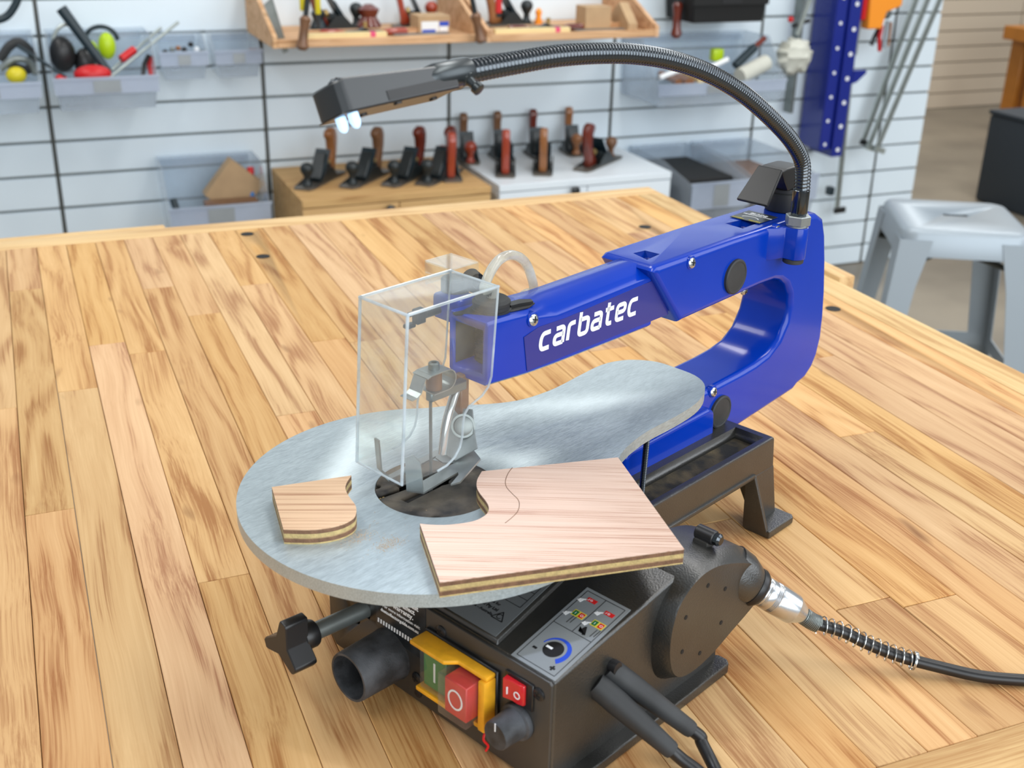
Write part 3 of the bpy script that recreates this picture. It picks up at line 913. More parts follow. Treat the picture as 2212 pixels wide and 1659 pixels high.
head = sp(hd, 'lamp_head', M['lampshell'], lamp, wn=True, ang=30)
# seams and battery cover
sp(MB().box(V3(22, -0.35, 0.6), V3(69.5, 0.4, 5.4)).xf(HM), 'battery_cover', M['plastic'], lamp)
sp(MB().box(V3(-6, 1.0, -0.7), V3(71, 24, 0.1)).bevel(.0004, 1).xf(HM), 'lamp_base_plate', M['lampshell'], lamp)
# neck socket
sp(MB().lathe([(0, .0035), (.004, .0058), (.012, .0074), (.0345, .0076), (.0355, .0070), (.0355, .004)], at(900, 176, 'y', -46), at(1024, 151, 'y', -47), 24), 'neck_socket', M['gunmetal'], lamp)
sp(MB().box(V3(70, 8, 0.5), V3(86, 17, 14)).bevel(.003, 2).xf(HM), 'neck_bracket', M['plastic'], lamp, wn=True)
sp(MB().lathe([(0, .0030), (.003, .0044), (.008, .0044), (.009, .0028), (.0125, .0022), (.0135, .0034), (.0165, .0034), (.017, .002)], HP(78, 6, 9), HP(79, 0, 0), 16), 'thumb_screw', M['gunmetal'], lamp)
screw(HP(3, 11, 16.0), hw, .0042, M['chrome_black'], lamp)
for q in (HP(30, 4, -.6), HP(17, 17, -.6), HP(64, 16, -.6)):
    sp(MB().cyl(q, q - hw * .001, .0022, n=12), 'cover_screw', M['plastic'], lamp)
for lx, ly in ((2.6, 6.2), (-0.8, 12.4)):
    q = HP(lx, ly, 0)
    sp(MB().lathe([(-.001, .0027), (.0046, .0027), (.0066, .0022), (.0078, .0013), (.0082, .0003)], q, q - hw, 18), 'led_bulb', M['led'], lamp, label='glowing blue white led')
ls = bpy.data.lights.new('led_beam', 'SPOT')
ls.energy = 1.6
ls.color = (0.72, 0.80, 1.0)
ls.spot_size = math.radians(62)
ls.spot_blend = 1.0
ls.shadow_soft_size = .006
lo = bpy.data.objects.new('led_beam', ls)
col.objects.link(lo)
lo.parent = saw
lq = HP(1, 9, -11)
lo.location = lq
tgt = V3(-48, -88, 135)
lo.rotation_euler = (tgt - lq).to_track_quat('-Z', 'Y').to_euler()

# ---- table
tpts = []
for k in range(0, 181 - 0, 6):
    a = math.radians(48 + k * (264 / 180))
    tpts.append((124 * math.cos(a), 1.5 + 124 * math.sin(a)))
neckR = [(98, -79), (112, -66), (128, -56.5), (147, -50.5), (173, -46.5), (207, -45.8), (236, -43), (258, -36), (274, -25), (282.5, -10), (284, 10), (283, 28), (275, 42), (263, 51.5), (244, 56.5), (213, 54.5), (181, 51.5), (155, 53), (136, 58.5), (117, 70), (100, 84)]
tsm = spline([Vector((a, b, 0)) for a, b in tpts + neckR], 3, closed=True)
tb = MB().prism([(p.x * mm, p.y * mm) for p in tsm], 'z', 0.1162, 0.125)
bmesh.ops.bevel(tb.b, geom=[e for e in tb.b.edges if len(e.link_faces) == 2 and e.calc_face_angle(0) > 1.2], offset=.0007, segments=2, profile=.5, affect='EDGES', clamp_overlap=True)
table = sp(tb, 'saw_table', M['table'], ang=60)
IC = (4.5, -0.5)
cut(table, [MB().cyl(V3(IC[0], IC[1], 100), V3(IC[0], IC[1], 140), .0405, n=64)])
ins = MB().cyl(V3(IC[0], IC[1], 121.6), V3(IC[0], IC[1], 124.7), .0400, n=72)
insert = sp(ins, 'table_insert', M['insert'], table, label='round black insert dusted with sawdust')
def slot(pts):
    return MB().prism(scale_mm(pts), 'z', .110, .14)
cut(insert, [slot([(-33, 18), (-14, 15.5), (-14, 19.5), (2, 19), (2, 14), (12, 13.5), (12, 8), (20, 11), (20.5, 1), (15, -1), (14, -3.6), (8, -2), (5.5, -2.2), (-21, 3.4) and (-4, 3), (-4, 9.5), (-33.5, 13)]),
             slot([(-24, 3.6), (-23.4, -3.6), (6, -2.4), (6, 3.4)])] +
    [MB().cyl(V3(IC[0] + 40.5 * math.cos(math.radians(a)), IC[1] + 40.5 * math.sin(math.radians(a)), 100), V3(IC[0] + 40.5 * math.cos(math.radians(a)), IC[1] + 40.5 * math.sin(math.radians(a)), 140), .0042, n=16) for a in (135, 225, 315, 45)])
sp(MB().cyl(V3(IC[0], IC[1], 92), V3(IC[0], IC[1], 116), .0395, n=40).bevel(.001, 1), 'insert_well', M['void'], table)
sp(MB().box(V3(-31, 14.4, 117), V3(-29.6, 16, 123)), 'contact_strip', M['brass'], table)
sp(MB().box(V3(-28.6, 14.2, 117), V3(-27.2, 15.8, 123)), 'contact_strip', M['brass'], table)
# sawdust lying on the table
def sawdust(n, cx, cy, sx, sy, z, parent, seed):
    r_ = random.Random(seed)
    mb = MB()
    for _ in range(n):
        x, y = r_.gauss(cx, sx), r_.gauss(cy, sy)
        s_ = r_.uniform(.15, .45)
        a = r_.uniform(0, PI)
        p = [V3(x + s_ * math.cos(a + k * 2.1), y + s_ * .6 * math.sin(a + k * 2.1), z + .02) for k in range(3)]
        mb._add(p + [V3(x, y, z + s_ * .7)], [(0, 1, 2), (0, 1, 3), (1, 2, 3), (2, 0, 3)])
    o = mb.build('sawdust', M['kraft'], parent, smooth=False)
    o['kind'] = 'stuff'
    return o
sawdust(260, -74, -14, 5.5, 3.2, 125, table, 1)
sawdust(360, -66, -33, 5.5, 3.5, 125, table, 2)
sawdust(60, -60, -20, 16, 14, 125, table, 3)

# ---- blade and its clamp
sp(MB().box(V3(-.35, -1.2, 90), V3(.35, 1.2, 207)), 'saw_blade', M['grey_steel'])
clp = []
hw_ = 7.0
# folded sheet clip: top plate, rounded back bend, lower plate, front lip bent down
prof = [(-20.5, 196), (-16, 196.4), (-12.5, 198.5), (-8.5, 207.5), (-5, 208.6), (9, 208.6)] + [(9 + 6.4 * math.sin(math.radians(a)), 202.2 + 6.4 * math.cos(math.radians(a))) for a in range(15, 181, 15)] + [(-3, 195.8)]
yo = -9
cl = MB()
for i in range(len(prof) - 1):
    (x0, z0), (x1, z1) = prof[i], prof[i + 1]
    d = Vector((x1 - x0, 0, z1 - z0)).normalized()
    n_ = Vector((-d.z, 0, d.x)) * .7
    w = hw_ - (1.5 if i < 3 else 0)
    q = [Vector((x0, 0, z0)), Vector((x1, 0, z1)), Vector((x1, 0, z1)) + n_, Vector((x0, 0, z0)) + n_]
    cl.loft([[(p + Vector((0, -w, 0))) * mm for p in q], [(p + Vector((0, w, 0))) * mm for p in q]])
cl.xf(Matrix.Translation(V3(0, 0, 0)))
clamp = sp(cl, 'blade_clamp', M['zinc'], ang=50)
sp(MB().cyl(V3(3, 0, 196), V3(3, 0, 208.6), .0052), 'clamp_block', M['brownwood'], clamp, label='bronze coloured clamp block')
sp(MB().lathe([(0, .0036), (.0042, .0036), (.0048, .0030), (.0048, .0018), (.002, .0018), (.002, .0001)], V3(3, 0, 209.2), V3(3, 0, 220), 20), 'clamp_screw', M['grey_steel'], clamp)
sp(MB().box(V3(-2, -3, 188), V3(30, 3, 195)).bevel(.001, 1), 'blade_holder', M['grey_steel'], clamp)
# bellows inside the nose opening
bl = [(.0 + i * .0016, .0085 if i % 2 else .0108) for i in range(22)]
sp(MB().lathe(bl, V3(54, 0, 196), V3(54, 0, 240), 20), 'air_bellows', M['rubber'])

sp(MB().box(V3(70.5, -13.3, 201.2), V3(74.8, 12.3, 230.8)).box(V3(34, 12.0, 201.3), V3(74, 12.45, 230.7)).box(V3(34, -13.4, 201.3), V3(74, -13.0, 230.7)), 'nose_lining', M['rubber'])
# ---- air pump cap, elbow and hose
cap = sp(MB().lathe([(0, .0128), (.0012, .0132), (.0022, .0132), (.0024, .0120), (.0048, .0120), (.0052, .0126), (.0072, .0126), (.0082, .0116), (.0090, .0108), (.0090, .0034), (.0098, .0032), (.0150, .0032)], V3(54, 0, 235.6), V3(54, 0, 260), 36), 'bellows_cap', M['rubber'])
sp(MB().prism(scale_mm([(29, 8), (36, 3), (44, -8), (62, -13), (74, -15), (83, -12), (80, -8), (70, -4), (66, 8), (52, 13), (38, 10), (30, 11.5)]), 'z', .2360, .2374).bevel(.0004, 1), 'cap_flange', M['plastic'], cap)
sp(MB().prism(scale_mm([(66, -3), (76, -4), (82, -9), (80, -13), (70, -10), (63, -9)]), 'z', .2366, .2392), 'cap_lug', M['plastic'], cap)
hp = [V3(54, 0, 244), V3(54, 0, 251), at(1046, 625, 'y', 2), at(1058, 590, 'y', 6), at(1078, 562, 'y', 10), at(1104, 551, 'y', 15), at(1130, 562, 'y', 20), at(1146, 592, 'y', 25), at(1152, 628, 'y', 30), V3(118, 31, 222), V3(117, 30, 208), V3(106, 28, 197), V3(76, 23, 192), V3(60, 19, 184)]
sp(MB().tube(spline(hp, 6), .0034, 14), 'air_hose', M['hose'], label='milky air hose looping over the arm')
noz = [V3(32, 6, 190), V3(24, 2, 187), V3(15, -2, 178), V3(10, -3.5, 168), V3(7.5, -4, 158), V3(6, -4, 150)]
sp(MB().tube(spline(noz, 5), .0030, 12), 'blower_nozzle', M['steel'], label='bent steel blower tube')

# ---- hold down foot
hf = MB()
hf.box(V3(29, 2, 148), V3(37, 9, 196))
hold = sp(hf.bevel(.001, 1), 'foot_post', M['brownwood'], label='brown square foot post')
ft = MB()
# sloping plate from the post down to the fork
def plate(mb, pts3, th, n=None):
    P = [Vector(p) * mm for p in pts3]
    nn = (P[1] - P[0]).cross(P[2] - P[1]).normalized() * (th * mm)
    mb.loft([[p for p in P], [p + nn for p in P]])
plate(ft, [(30, 8, 166), (33, -4, 168), (28, -12, 152), (26, -16, 146), (12, -10, 140), (14, 6, 141), (21, 8, 152)], 1.4)
plate(ft, [(26, -20, 139), (30, -8, 141), (16, 9, 137.5), (9, 5, 136.6), (8, -3, 136.4), (13, -10, 136.8), (6, -20, 134.5), (-4, -23, 132.5), (2, -25.5, 133)], 1.4)
plate(ft, [(14, 6, 137), (16, 11, 137.5), (-14, 14, 133), (-26, 15, 131.4), (-27, 10.5, 131.2), (-12, 8.6, 133)], 1.4)
foot_ = sp(ft.xf(Matrix.Translation(V3(0, 0, 5))), 'hold_down_foot', M['zinc'], hold)
fk = MB()
for pts in ([(-26, 15, 131.6), (-27, 10, 131.6), (-32.5, 10.5, 138), (-34, 10.5, 160), (-33.5, 15, 160), (-31.5, 15.5, 138)],):
    plate(fk, pts[:3] + pts[5:6], 1.3)
    plate(fk, [pts[2], pts[3], pts[4], pts[5]], 1.3)
plate(fk, [(-27, -6, 128), (-30.5, -9, 153), (-28.5, -14, 156), (-24, -16, 150), (-21.5, -16, 128)], 1.3)
plate(fk, [(13, -12, 136.8), (6, -20, 134.5), (-21.5, -16, 128), (-27, -6, 128)], 1.3)
sp(fk.xf(Matrix.Translation(V3(2, 2, 7))), 'foot_fork', M['zinc'], hold)
sp(MB().lathe([(0, .008), (.002, .008), (.002, .0065), (.0035, .0062), (.0042, .0042), (.0042, .0001)], V3(26, -3, 163), V3(18, -13, 168), 24), 'foot_knob', M['grey_steel'], hold)

# ---- clear blade guard
T = .0014
gx0t, gx0b, gzt, gzb, gy = -38.0, -44.6, 262.0, 152.6, 22.0
g = MB()
def gp_(x, y, z):
    return V3(x, y, z)
# right side panel with its curved rear edge
sideo = [(gx0b, gzb)] + [(-14, 151.2), (-6, 152.2), (1, 155.5), (5.5, 161), (7.5, 168), (8.2, 178), (9.5, 183), (13, 187), (19, 189), (25, 191), (30.5, 195.5), (33.2, 202), (38, 262.0)] + [(gx0t, gzt)]
sidel = [(gx0b, gzb), (-12, 151.5), (8.2, 178), (22, 190), (33.2, 202), (38, 262.0), (gx0t, gzt)]
pr = sp(MB().prism(scale_mm(sideo), 'y', -gy * mm, -gy * mm + T), 'guard_side', M['clear'], None)
guard = sp(MB().loft([[V3(gx0b, -gy + 1.5, gzb), V3(gx0b, gy - 1.5, gzb), V3(gx0b + 1.4, gy - 1.5, gzb), V3(gx0b + 1.4, -gy + 1.5, gzb)],
                      [V3(gx0t, -gy + 1.5, gzt - 1.5), V3(gx0t, gy - 1.5, gzt - 1.5), V3(gx0t + 1.4, gy - 1.5, gzt - 1.5), V3(gx0t + 1.4, -gy + 1.5, gzt - 1.5)]]), 'blade_guard', M['clear'], label='clear plastic guard box round the blade')
pr.parent = guard
sp(MB().prism(scale_mm(sideo), 'y', gy * mm - T, gy * mm), 'guard_side', M['clear'], guard)
sp(MB().box(V3(gx0t + 1.5, -gy + 1.5, gzt - 1.4), V3(38, gy - 1.5, gzt)), 'guard_top', M['clear'], guard)
# edge rods in a whiter hazier plastic, edge glint put into its colour
ed = MB()
for y in (-gy + .7, gy - .7):
    ed.tube([V3(gx0b + .7, y, gzb), V3(gx0t + .7, y, gzt - .9), V3(gx0t + 1.4, y, gzt - .6), V3(38, y, gzt - .7)], .0010, 8)
    ed.tube([V3(a, y, b) for a, b in sideo[1:-1]], .00075, 6)
ed.tube([V3(gx0t + .7, -gy, gzt - .7), V3(gx0t + .7, gy, gzt - .7)], .0010, 8)
ed.tube([V3(gx0b + .7, -gy, gzb), V3(gx0b + .7, gy, gzb)], .0007, 6)
ed.tube([V3(38, -gy, gzt - .7), V3(38, gy, gzt - .7)], .0007, 6)
sp(ed, 'guard_edge', M['clear_edge'], guard)
# hinge pocket at the rear and its black knob
hg = MB()
hg.box(V3(38, 20, 254), V3(39.4, 46, 262)).box(V3(38, 44.6, 246), V3(62, 46, 262)).box(V3(38, 20, 246), V3(62, 21.4, 262)).box(V3(38, 21, 261), V3(62, 46, 262.2))
sp(hg, 'guard_hinge_box', M['clear'], guard)
sp(MB().lathe([(0, .0085), (.001, .0095), (.010, .0095), (.011, .0085)], V3(56, 36, 238), V3(56, 36, 262), 24), 'guard_knob', M['rubber'], guard)
ak = MB().lathe([(0, .003), (.006, .003), (.006, .007)] + [(.006 + i * .0016, .0072 if i % 2 else .0060) for i in range(6)] + [(.016, .004)], V3(60, 16, 246), V3(66, 40, 250), 20)
sp(ak, 'hinge_screw', M['rubber'], guard)
brk = MB().box(V3(42, 17.5, 222), V3(62, 44, 240)).bevel(.003, 2)
sp(brk, 'guard_bracket', M['blue'], arm, wn=True)
nk = MB()
nk.cyl(V3(36, 30, 233), V3(22, 30, 233), .003).box(V3(14, 27, 228), V3(22, 33, 238)).box(V3(6, 25, 236), V3(15, 29, 238.5)).box(V3(7, 29, 226), V3(15, 34, 229))
sp(nk.bevel(.0008, 1), 'wing_nut', M['plastic'], guard)

# ---- black cast base with tray and arched rear leg
bs = MB()
bs.box(V3(40, -70, 50), V3(317, 70, 79))
base = sp(bs.bevel(.0022, 2), 'cast_base', M['cast'], wn=True)
cut(base, [MB().box(V3(60, -64, 68), V3(309, -37, 90)), MB().box(V3(60, 37, 68), V3(309, 64, 90)), MB().box(V3(44, -64, 40), V3(311, 64, 60))])
sp(MB().box(V3(0, -50, 2), V3(40.5, 60, 76)).bevel(.002, 2), 'front_web', M['cast'], base)
sp(MB().box(V3(60.2, -63.9, 67.8), V3(308.9, -37.1, 68.6)), 'tray_floor', M['dust'], base)
for v_ in base.data.vertices:
    if v_.co.x > .3105:
        v_.co.x += (.079 - v_.co.z) * .15
def legmesh(s):
    y0, y1, yf = s * 70, s * 63, s * 88
    lg = MB()
    # leg plate: vertical at the back edge, flaring out to the front
    lg.loft([[V3(289, y1, 52), V3(321, y1, 52), V3(321, y0, 52), V3(289, y0, 52)],
             [V3(294, s * 66, 6), V3(328, s * 66, 6), V3(328, s * 73, 6), V3(294, s * 73, 6)],
             [V3(294, s * 66, 1), V3(329, s * 66, 1), V3(329, s * 73, 1), V3(294, s * 73, 1)]])
    lg.loft([[V3(288.5, y1, 54), V3(292.5, y1, 54), V3(292.5, s * 71.5, 54), V3(288.5, s * 71.5, 54)],
             [V3(293, y1, 1), V3(297, y1, 1), V3(297, yf, 1), V3(293, yf, 1)]])
    lg.prism([(p[0] * mm, p[1] * mm) for p in [(293, s * 64), (333, s * 64), (333, s * 86), (330, s * 89), (293, s * 89)]], 'z', .0, .007)
    return lg.bevel(.0014, 2)
sp(legmesh(-1), 'rear_leg', M['cast'], base, wn=True)
sp(legmesh(1), 'rear_leg', M['cast'], base, wn=True)
ew = MB().prism(scale_mm([(-66, 52), (-66, 4), (-58, 4), (-40, 36), (40, 36), (58, 4), (66, 4), (66, 52)]), 'x', .311, .3165)
sp(ew, 'end_wall', M['cast'], base)
sp(MB().loft([[V3(150, -71.8, 50), V3(150, -64, 50), V3(150, -64, 54), V3(150, -71.8, 53.5)], [V3(291, -71.8, 50.5), V3(291, -64, 50.5), V3(291, -64, 55), V3(291, -71.8, 54.5)]]).bevel(.001, 2), 'arch_rib', M['cast'], base)
sp(MB().box(V3(-40, -50, 1), V3(0, 60, 50)).bevel(.003, 2), 'front_foot', M['cast'], base, wn=True)
# threaded rod between table and base
rod = at(1392, 960, 'y', -62)
rb = [(i * .0007, .0024 if i % 2 else .0019) for i in range(70)]
sp(MB().lathe(rb, V3(176, -42.5, 68), V3(177, -43.5, 140), 14), 'threaded_rod', M['chrome_black'])

# ---- control box
cb = MB().prism(scale_mm([(-49, 4), (121, 4), (121, 66), (76, 100.8), (-49, 80.3)]), 'y', -.1545, -.040)
cbox = sp(cb.bevel(.0022, 3), 'control_box', M['cast'], wn=True)
fp = MB().prism(scale_mm([(46.5, 81), (46.5, 13), (41, 6.5), (-152, 3.5), (-154.3, 6), (-154.3, 79), (-152.5, 81)]), 'x', -.0515, -.0492)
front = sp(fp.bevel(.0006, 2), 'front_panel', M['sheet'], cbox)
cut(front, [MB().cyl(V3(-60, 18.5, 39), V3(-40, 18.5, 39), .0045, n=20), MB().prism(scale_mm([(14, 45), (4, 45), (3, 50), (12, 58)]), 'x', -.06, -.04)])
sp(MB().box(V3(-49, 0, 30), V3(-44, 42, 60)), 'panel_backing', M['void'], cbox)
fl_ = MB().prism([(p[0] * mm, p[1] * mm) for p in [(-56, -150), (122, -150), (126, -153), (126, -161), (122, -164.5), (-52, -164.5), (-56, -160)]], 'z', .0, .008)
sp(fl_.bevel(.0016, 2), 'base_flange', M['cast'], cbox, wn=True)
NU = Vector((1, 0, 0.163)).normalized()     # uphill on the sloping top
NN = Vector((-0.163, 0, 1)).normalized()
def top(x, y, h=0.0):
    return V3(x, y, 80.3 + (x + 49) * 0.1641) + NN * (h * mm)
def topplate(pts, h0, h1, shrink=0):
    mb = MB()
    n = len(pts)
    cx = sum(p[0] for p in pts) / n
    cy = sum(p[1] for p in pts) / n
    mb.loft([[top(x, y, h0) for x, y in pts], [top(cx + (x - cx) * (1 - shrink), cy + (y - cy) * (1 - shrink), h1) for x, y in pts]])
    return mb
# raised field with the type plate
raised = sp(topplate([(-47.5, -108), (74, -96), (74, -42), (-47.5, -42)], 0, 3.4, .02).bevel(.0006, 1), 'raised_field', M['cast'], cbox)
tp = sp(topplate([(-45, -104.5), (72, -93), (72, -44), (-45, -44)], 3.2, 3.75), 'type_plate', M['grey_film'], cbox, label='dark grey printed type plate')
tdir, tup = Vector((0, -1, 0)), NU
def tt(s, size, x, y, bold=.00004, par=None, m='print', h=3.8):
    return text(s, size * mm, top(x, y, h), tdir, tup, M[m], par or tp, bold=bold)
tt('Made in China for', 3.0, -24.5, -66)
tt('Carbatec Pty Ltd', 3.2, -29, -68, .0001)
tt('Brisbane - Australia', 3.0, -33.5, -66)
tt('Cutting speed', 3.6, 6, -74, .00012)
tt('550-1600 SPM', 2.6, 16, -60)
tri = [(-34, -99), (-34, -90), (-27, -94)]
def line(x0, y0, x1, y1, w, m, par, h):
    a, b = top(x0, y0, h), top(x1, y1, h)
    d = (b - a)
    q = d.cross(NN).normalized() * (w / 2 * mm)
    return MB().loft([[a - q, a + q, a + q + NN * .0001, a - q + NN * .0001], [b - q, b + q, b + q + NN * .0001, b - q + NN * .0001]])
ln = MB()
def addl(mb, x0, y0, x1, y1, w, h):
    a, b = top(x0, y0, h), top(x1, y1, h)
    d = (b - a)
    q = d.cross(NN).normalized() * (w / 2 * mm)
    mb.loft([[a - q, a + q, a + q + NN * .0001, a - q + NN * .0001], [b - q, b + q, b + q + NN * .0001, b - q + NN * .0001]])
for i in range(9):
    x = -18 + i * 7.2
    addl(ln, x, -50, x, -99 + (x + 18) * .09, .35, 3.78)
addl(ln, -18, -99, 46, -93, .35, 3.78)
for i in range(3):
    a, b = tri[i], tri[(i + 1) % 3]
    addl(ln, a[0], a[1], b[0], b[1], .7, 3.78)
ln.ribbon([(x, y) for x, y in arc(0, 0, .0018, 60, 330, 12)], .0005, NN, .0001, top(-31.2, -94.5, 3.78), tdir, tup)
ln.build('printed_lines', M['print'], tp, smooth=False)

# silver decal with the speed dial picture
sil = sp(topplate([(-48, -119.5), (23.5, -116.5), (23.5, -150.6), (-48, -153.6)], .0, .45), 'speed_decal', M['silver_film'], cbox, label='silver decal with dial and switch symbols')
dl = MB()
H = .5
b0, b1, b2, b3 = (-45.5, -122), (21, -119), (21, -148.4), (-45.5, -151)
for a, b in ((b0, b1), (b1, b2), (b2, b3), (b3, b0), ((-12, -120.7), (-12, -149.8)), ((-12, -135), (21, -133.7))):
    addl(dl, a[0], a[1], b[0], b[1], .35, H)
for x, y, l in ((-8, -127, 7), (-7, -129, 6.5), (-9, -146, 7), (-8, -148, 6.5)):
    addl(dl, x, y, x + l, y - .0, .4, H)
dl.build('printed_lines', M['print'], sil, smooth=False)
DC = (-29.8, -136.2)
def disc(x, y, r, h0, h1, m, par, nm, n=36):
    p, q = top(x, y, h0), top(x, y, h1)
    return sp(MB().cyl(p, q, r * mm, n=n), nm, M[m], par)
disc(DC[0], DC[1], 6.4, .45, .62, 'print', sil, 'dial_print')
def quadp(pts, m, par, nm, h=.5, th=.1):
    mb = MB()
    mb.loft([[top(x, y, h) for x, y in pts], [top(x, y, h + th) for x, y in pts]])
    return sp(mb, nm, M[m], par)
quadp([(DC[0] - .9, DC[1] + 5.2), (DC[0] - .9, DC[1] + .7), (DC[0] + .7, DC[1] + .7), (DC[0] + .7, DC[1] + 5.2)], 'white', sil, 'dial_pointer', .6)
# tapering blue arc: thin at minus, thick at plus
ar = []
inn = []
for i in range(25):
    a = math.radians(172 - i * (172 + 42) / 24)
    r0, r1 = 8.2, 8.9 + 3.0 * i / 24
    # direction 0 deg = to the right of the decal (-y), 90 deg = uphill
    ar.append(top(DC[0] + r1 * math.sin(a), DC[1] - r1 * math.cos(a), .5))
    inn.append(top(DC[0] + r0 * math.sin(a), DC[1] - r0 * math.cos(a), .5))
bm_ = MB()
bm_.loft([[inn[i], ar[i], ar[i] + NN * .0001, inn[i] + NN * .0001] for i in range(25)])
sp(bm_, 'blue_arc', M['blue_print'], sil)
text('-', .009, top(-37, -125.0, .52), tdir, tup, M['print'], sil, bold=.0004)
text('+', .0062, top(-43.5, -144, .52), tdir, tup, M['print'], sil, bold=.0004)
# little switch pictures
def swpic(x, y, kind):
    if kind == 'big':
        quadp([(x - 2.6, y), (x - 2.6, y - 9), (x + 2.6, y - 9), (x + 2.6, y)], 'yellow_print', sil, 'switch_print', .5)
        quadp([(x - 2, y - .6), (x - 2, y - 3.8), (x + 2, y - 3.8), (x + 2, y - .6)], 'green_print', sil, 'switch_print', .58)
        quadp([(x - 2, y - 5), (x - 2, y - 8.4), (x + 2, y - 8.4), (x + 2, y - 5)], 'red_print', sil, 'switch_print', .58)
        text('O', .0028, top(x - 1, y - 5.8, .7), tdir, tup, M['white'], sil)
        text('I', .0026, top(x - 1, y - 1.8, .7), tdir, tup, M['white'], sil)
    else:
        quadp([(x - 1.6, y), (x - 1.6, y - 7), (x + 1.6, y - 7), (x + 1.6, y)], 'red_print', sil, 'switch_print', .5)
        text('I O', .0022, top(x - .8, y - 1.2, .62), tdir, tup, M['white'], sil)
    # pointing hand
    hy, hx = (y + 3, x - 3.2)
    quadp([(hx - 1.2, hy + 1.8), (hx - 2.0, hy - 1.4), (hx + .6, hy - 2.0), (hx + 1.2, hy + .8)], 'white', sil, 'hand_print', .5)
    quadp([(hx + .2, hy - .8), (hx + 2.6, hy - 4.6), (hx + 3.2, hy - 4.2), (hx + 1.2, hy - .2)], 'white', sil, 'hand_print', .5)
swpic(15.5, -123.5, 'small')
swpic(1.5, -124.0, 'big')
swpic(12.5, -139.5, 'small')
swpic(1.5, -139.0, 'big')
quadp([(-5.5, -135.8), (-9.5, -137.6), (-8.5, -138.6), (-6.5, -138), (-4.2, -138.6), (-3.6, -139.6), (-9.8, -143.2), (-10.6, -141.2), (-8, -139.6)], 'print', sil, 'finger_print')

# dust warning label on the front panel
FX = -.0517
wl = sp(MB().prism(scale_mm([(-3, 80.5), (-3, 45), (-5, 42.5), (-50.5, 40.5), (-50.5, 80.5)]), 'x', FX - .0002, FX), 'dust_label', M['black_film'], front, label='black dust warning label with white print')
wu, wv = Vector((0, -1, 0)), Vector((0, 0, 1))
def wt(s, size, y, z, m='white', bold=.00008):
    return text(s, size * mm, Vector((FX - .0003, y * mm, z * mm)), wu, wv, M[m], wl, bold=bold)
wt('may void your', 5.0, -12, 79)
wt('inadequate dust', 5.0, -12, 75.2, bold=.00012)
wt('may affect', 5.0, -20, 71, bold=.00012)
wt('warranty.', 5.0, -20, 66.6, bold=.00012)
wt('For more information visit:', 3.25, -10, 62.6, bold=.00002)
wt('dustcollectorguide.com.au', 3.4, -8, 58.6, bold=.0001)
st = MB()
for i in range(17):
    y = -4.6 - i * 2.62
    st.loft([[Vector((FX - .0003, (y) * mm, 48.4 * mm)), Vector((FX - .0003, (y - 1.5) * mm, 48.4 * mm)), Vector((FX - .0003, (y - 1.9) * mm, 51.8 * mm)), Vector((FX - .0003, (y - .4) * mm, 51.8 * mm))],
             [Vector((FX - .0004, (y) * mm, 48.4 * mm)), Vector((FX - .0004, (y - 1.5) * mm, 48.4 * mm)), Vector((FX - .0004, (y - 1.9) * mm, 51.8 * mm)), Vector((FX - .0004, (y - .4) * mm, 51.8 * mm))]])
st.build('dashed_line', M['white'], wl, smooth=False)
# panel screws
for c in ((-64.7, 70.8), (-41.9, 23.5), (-145.4, 69.3)):
    screw(V3(-51.6, c[0], c[1]), (-1, 0, 0), .0042, M['plastic'], cbox)
sp(MB().lathe([(0, .003), (.0008, .003), (.001, .0026)], V3(-51.6, -43, 12), V3(-60, -43, 12), 14), 'rivet', M['plastic'], cbox)

# dust port
dp = MB().lathe([(0, .0185), (.002, .0178), (.0345, .0170), (.036, .0166), (.036, .0150), (.001, .0152)], V3(-51, -16.5, 29), V3(-90, -16.5, 29), 40, cap=False)
port = sp(dp, 'dust_port', M['dusty'])
sp(MB().cyl(V3(-51.6, -16.5, 29), V3(-53, -16.5, 29), .0152, n=32), 'port_bottom', M['dust'], port)

# table tilt rod and star knob
ra, rb_ = V3(-50, 8.5, 51), V3(-92, 10.5, 52.5)
sp(MB().cyl(V3(-30, 7.6, 50.3), ra + V3(0, 0, 0), .0052), 'tilt_rod', M['grey_steel'])
rd = sp(MB().cyl(ra, rb_, .0058, n=24), 'tilt_rod', M['grey_steel'])
sp(MB().lathe([(0, .0085), (.0015, .0092), (.009, .0092), (.010, .0085)], rb_, rb_ + (rb_ - ra), 28), 'knob_collar', M['plastic'], rd)
kd = (rb_ - ra).normalized()
ku = (Vector((0, 0, 1)) - kd * kd.z).normalized()
kw = kd.cross(ku)
star = []
for i in range(3):
    a = math.radians(100 + 120 * i)
    for da, r in ((-50, 7.5), (-14, 17), (-9, 19), (9, 19), (14, 17)):
        b = a + math.radians(da)
        star.append((r * math.cos(b), r * math.sin(b)))
kc = rb_ + kd * .0085
kb = MB().loft([[kc + (ku * b + kw * a) * mm for a, b in star], [kc + kd * .0165 + (ku * b + kw * a) * mm for a, b in star]]).bevel(.0007, 1)
sp(kb, 'star_knob', M['plastic'], rd)

# ---- safety switch
sw = MB()
sw.prism(scale_mm([(-52.5, 69), (-52.5, 25), (-115, 25), (-115, 69)]), 'x', -.0545, -.0516)
switch = sp(sw.bevel(.0008, 1), 'switch_base', M['plastic'], label='black base of the safety switch')
Y = MB()
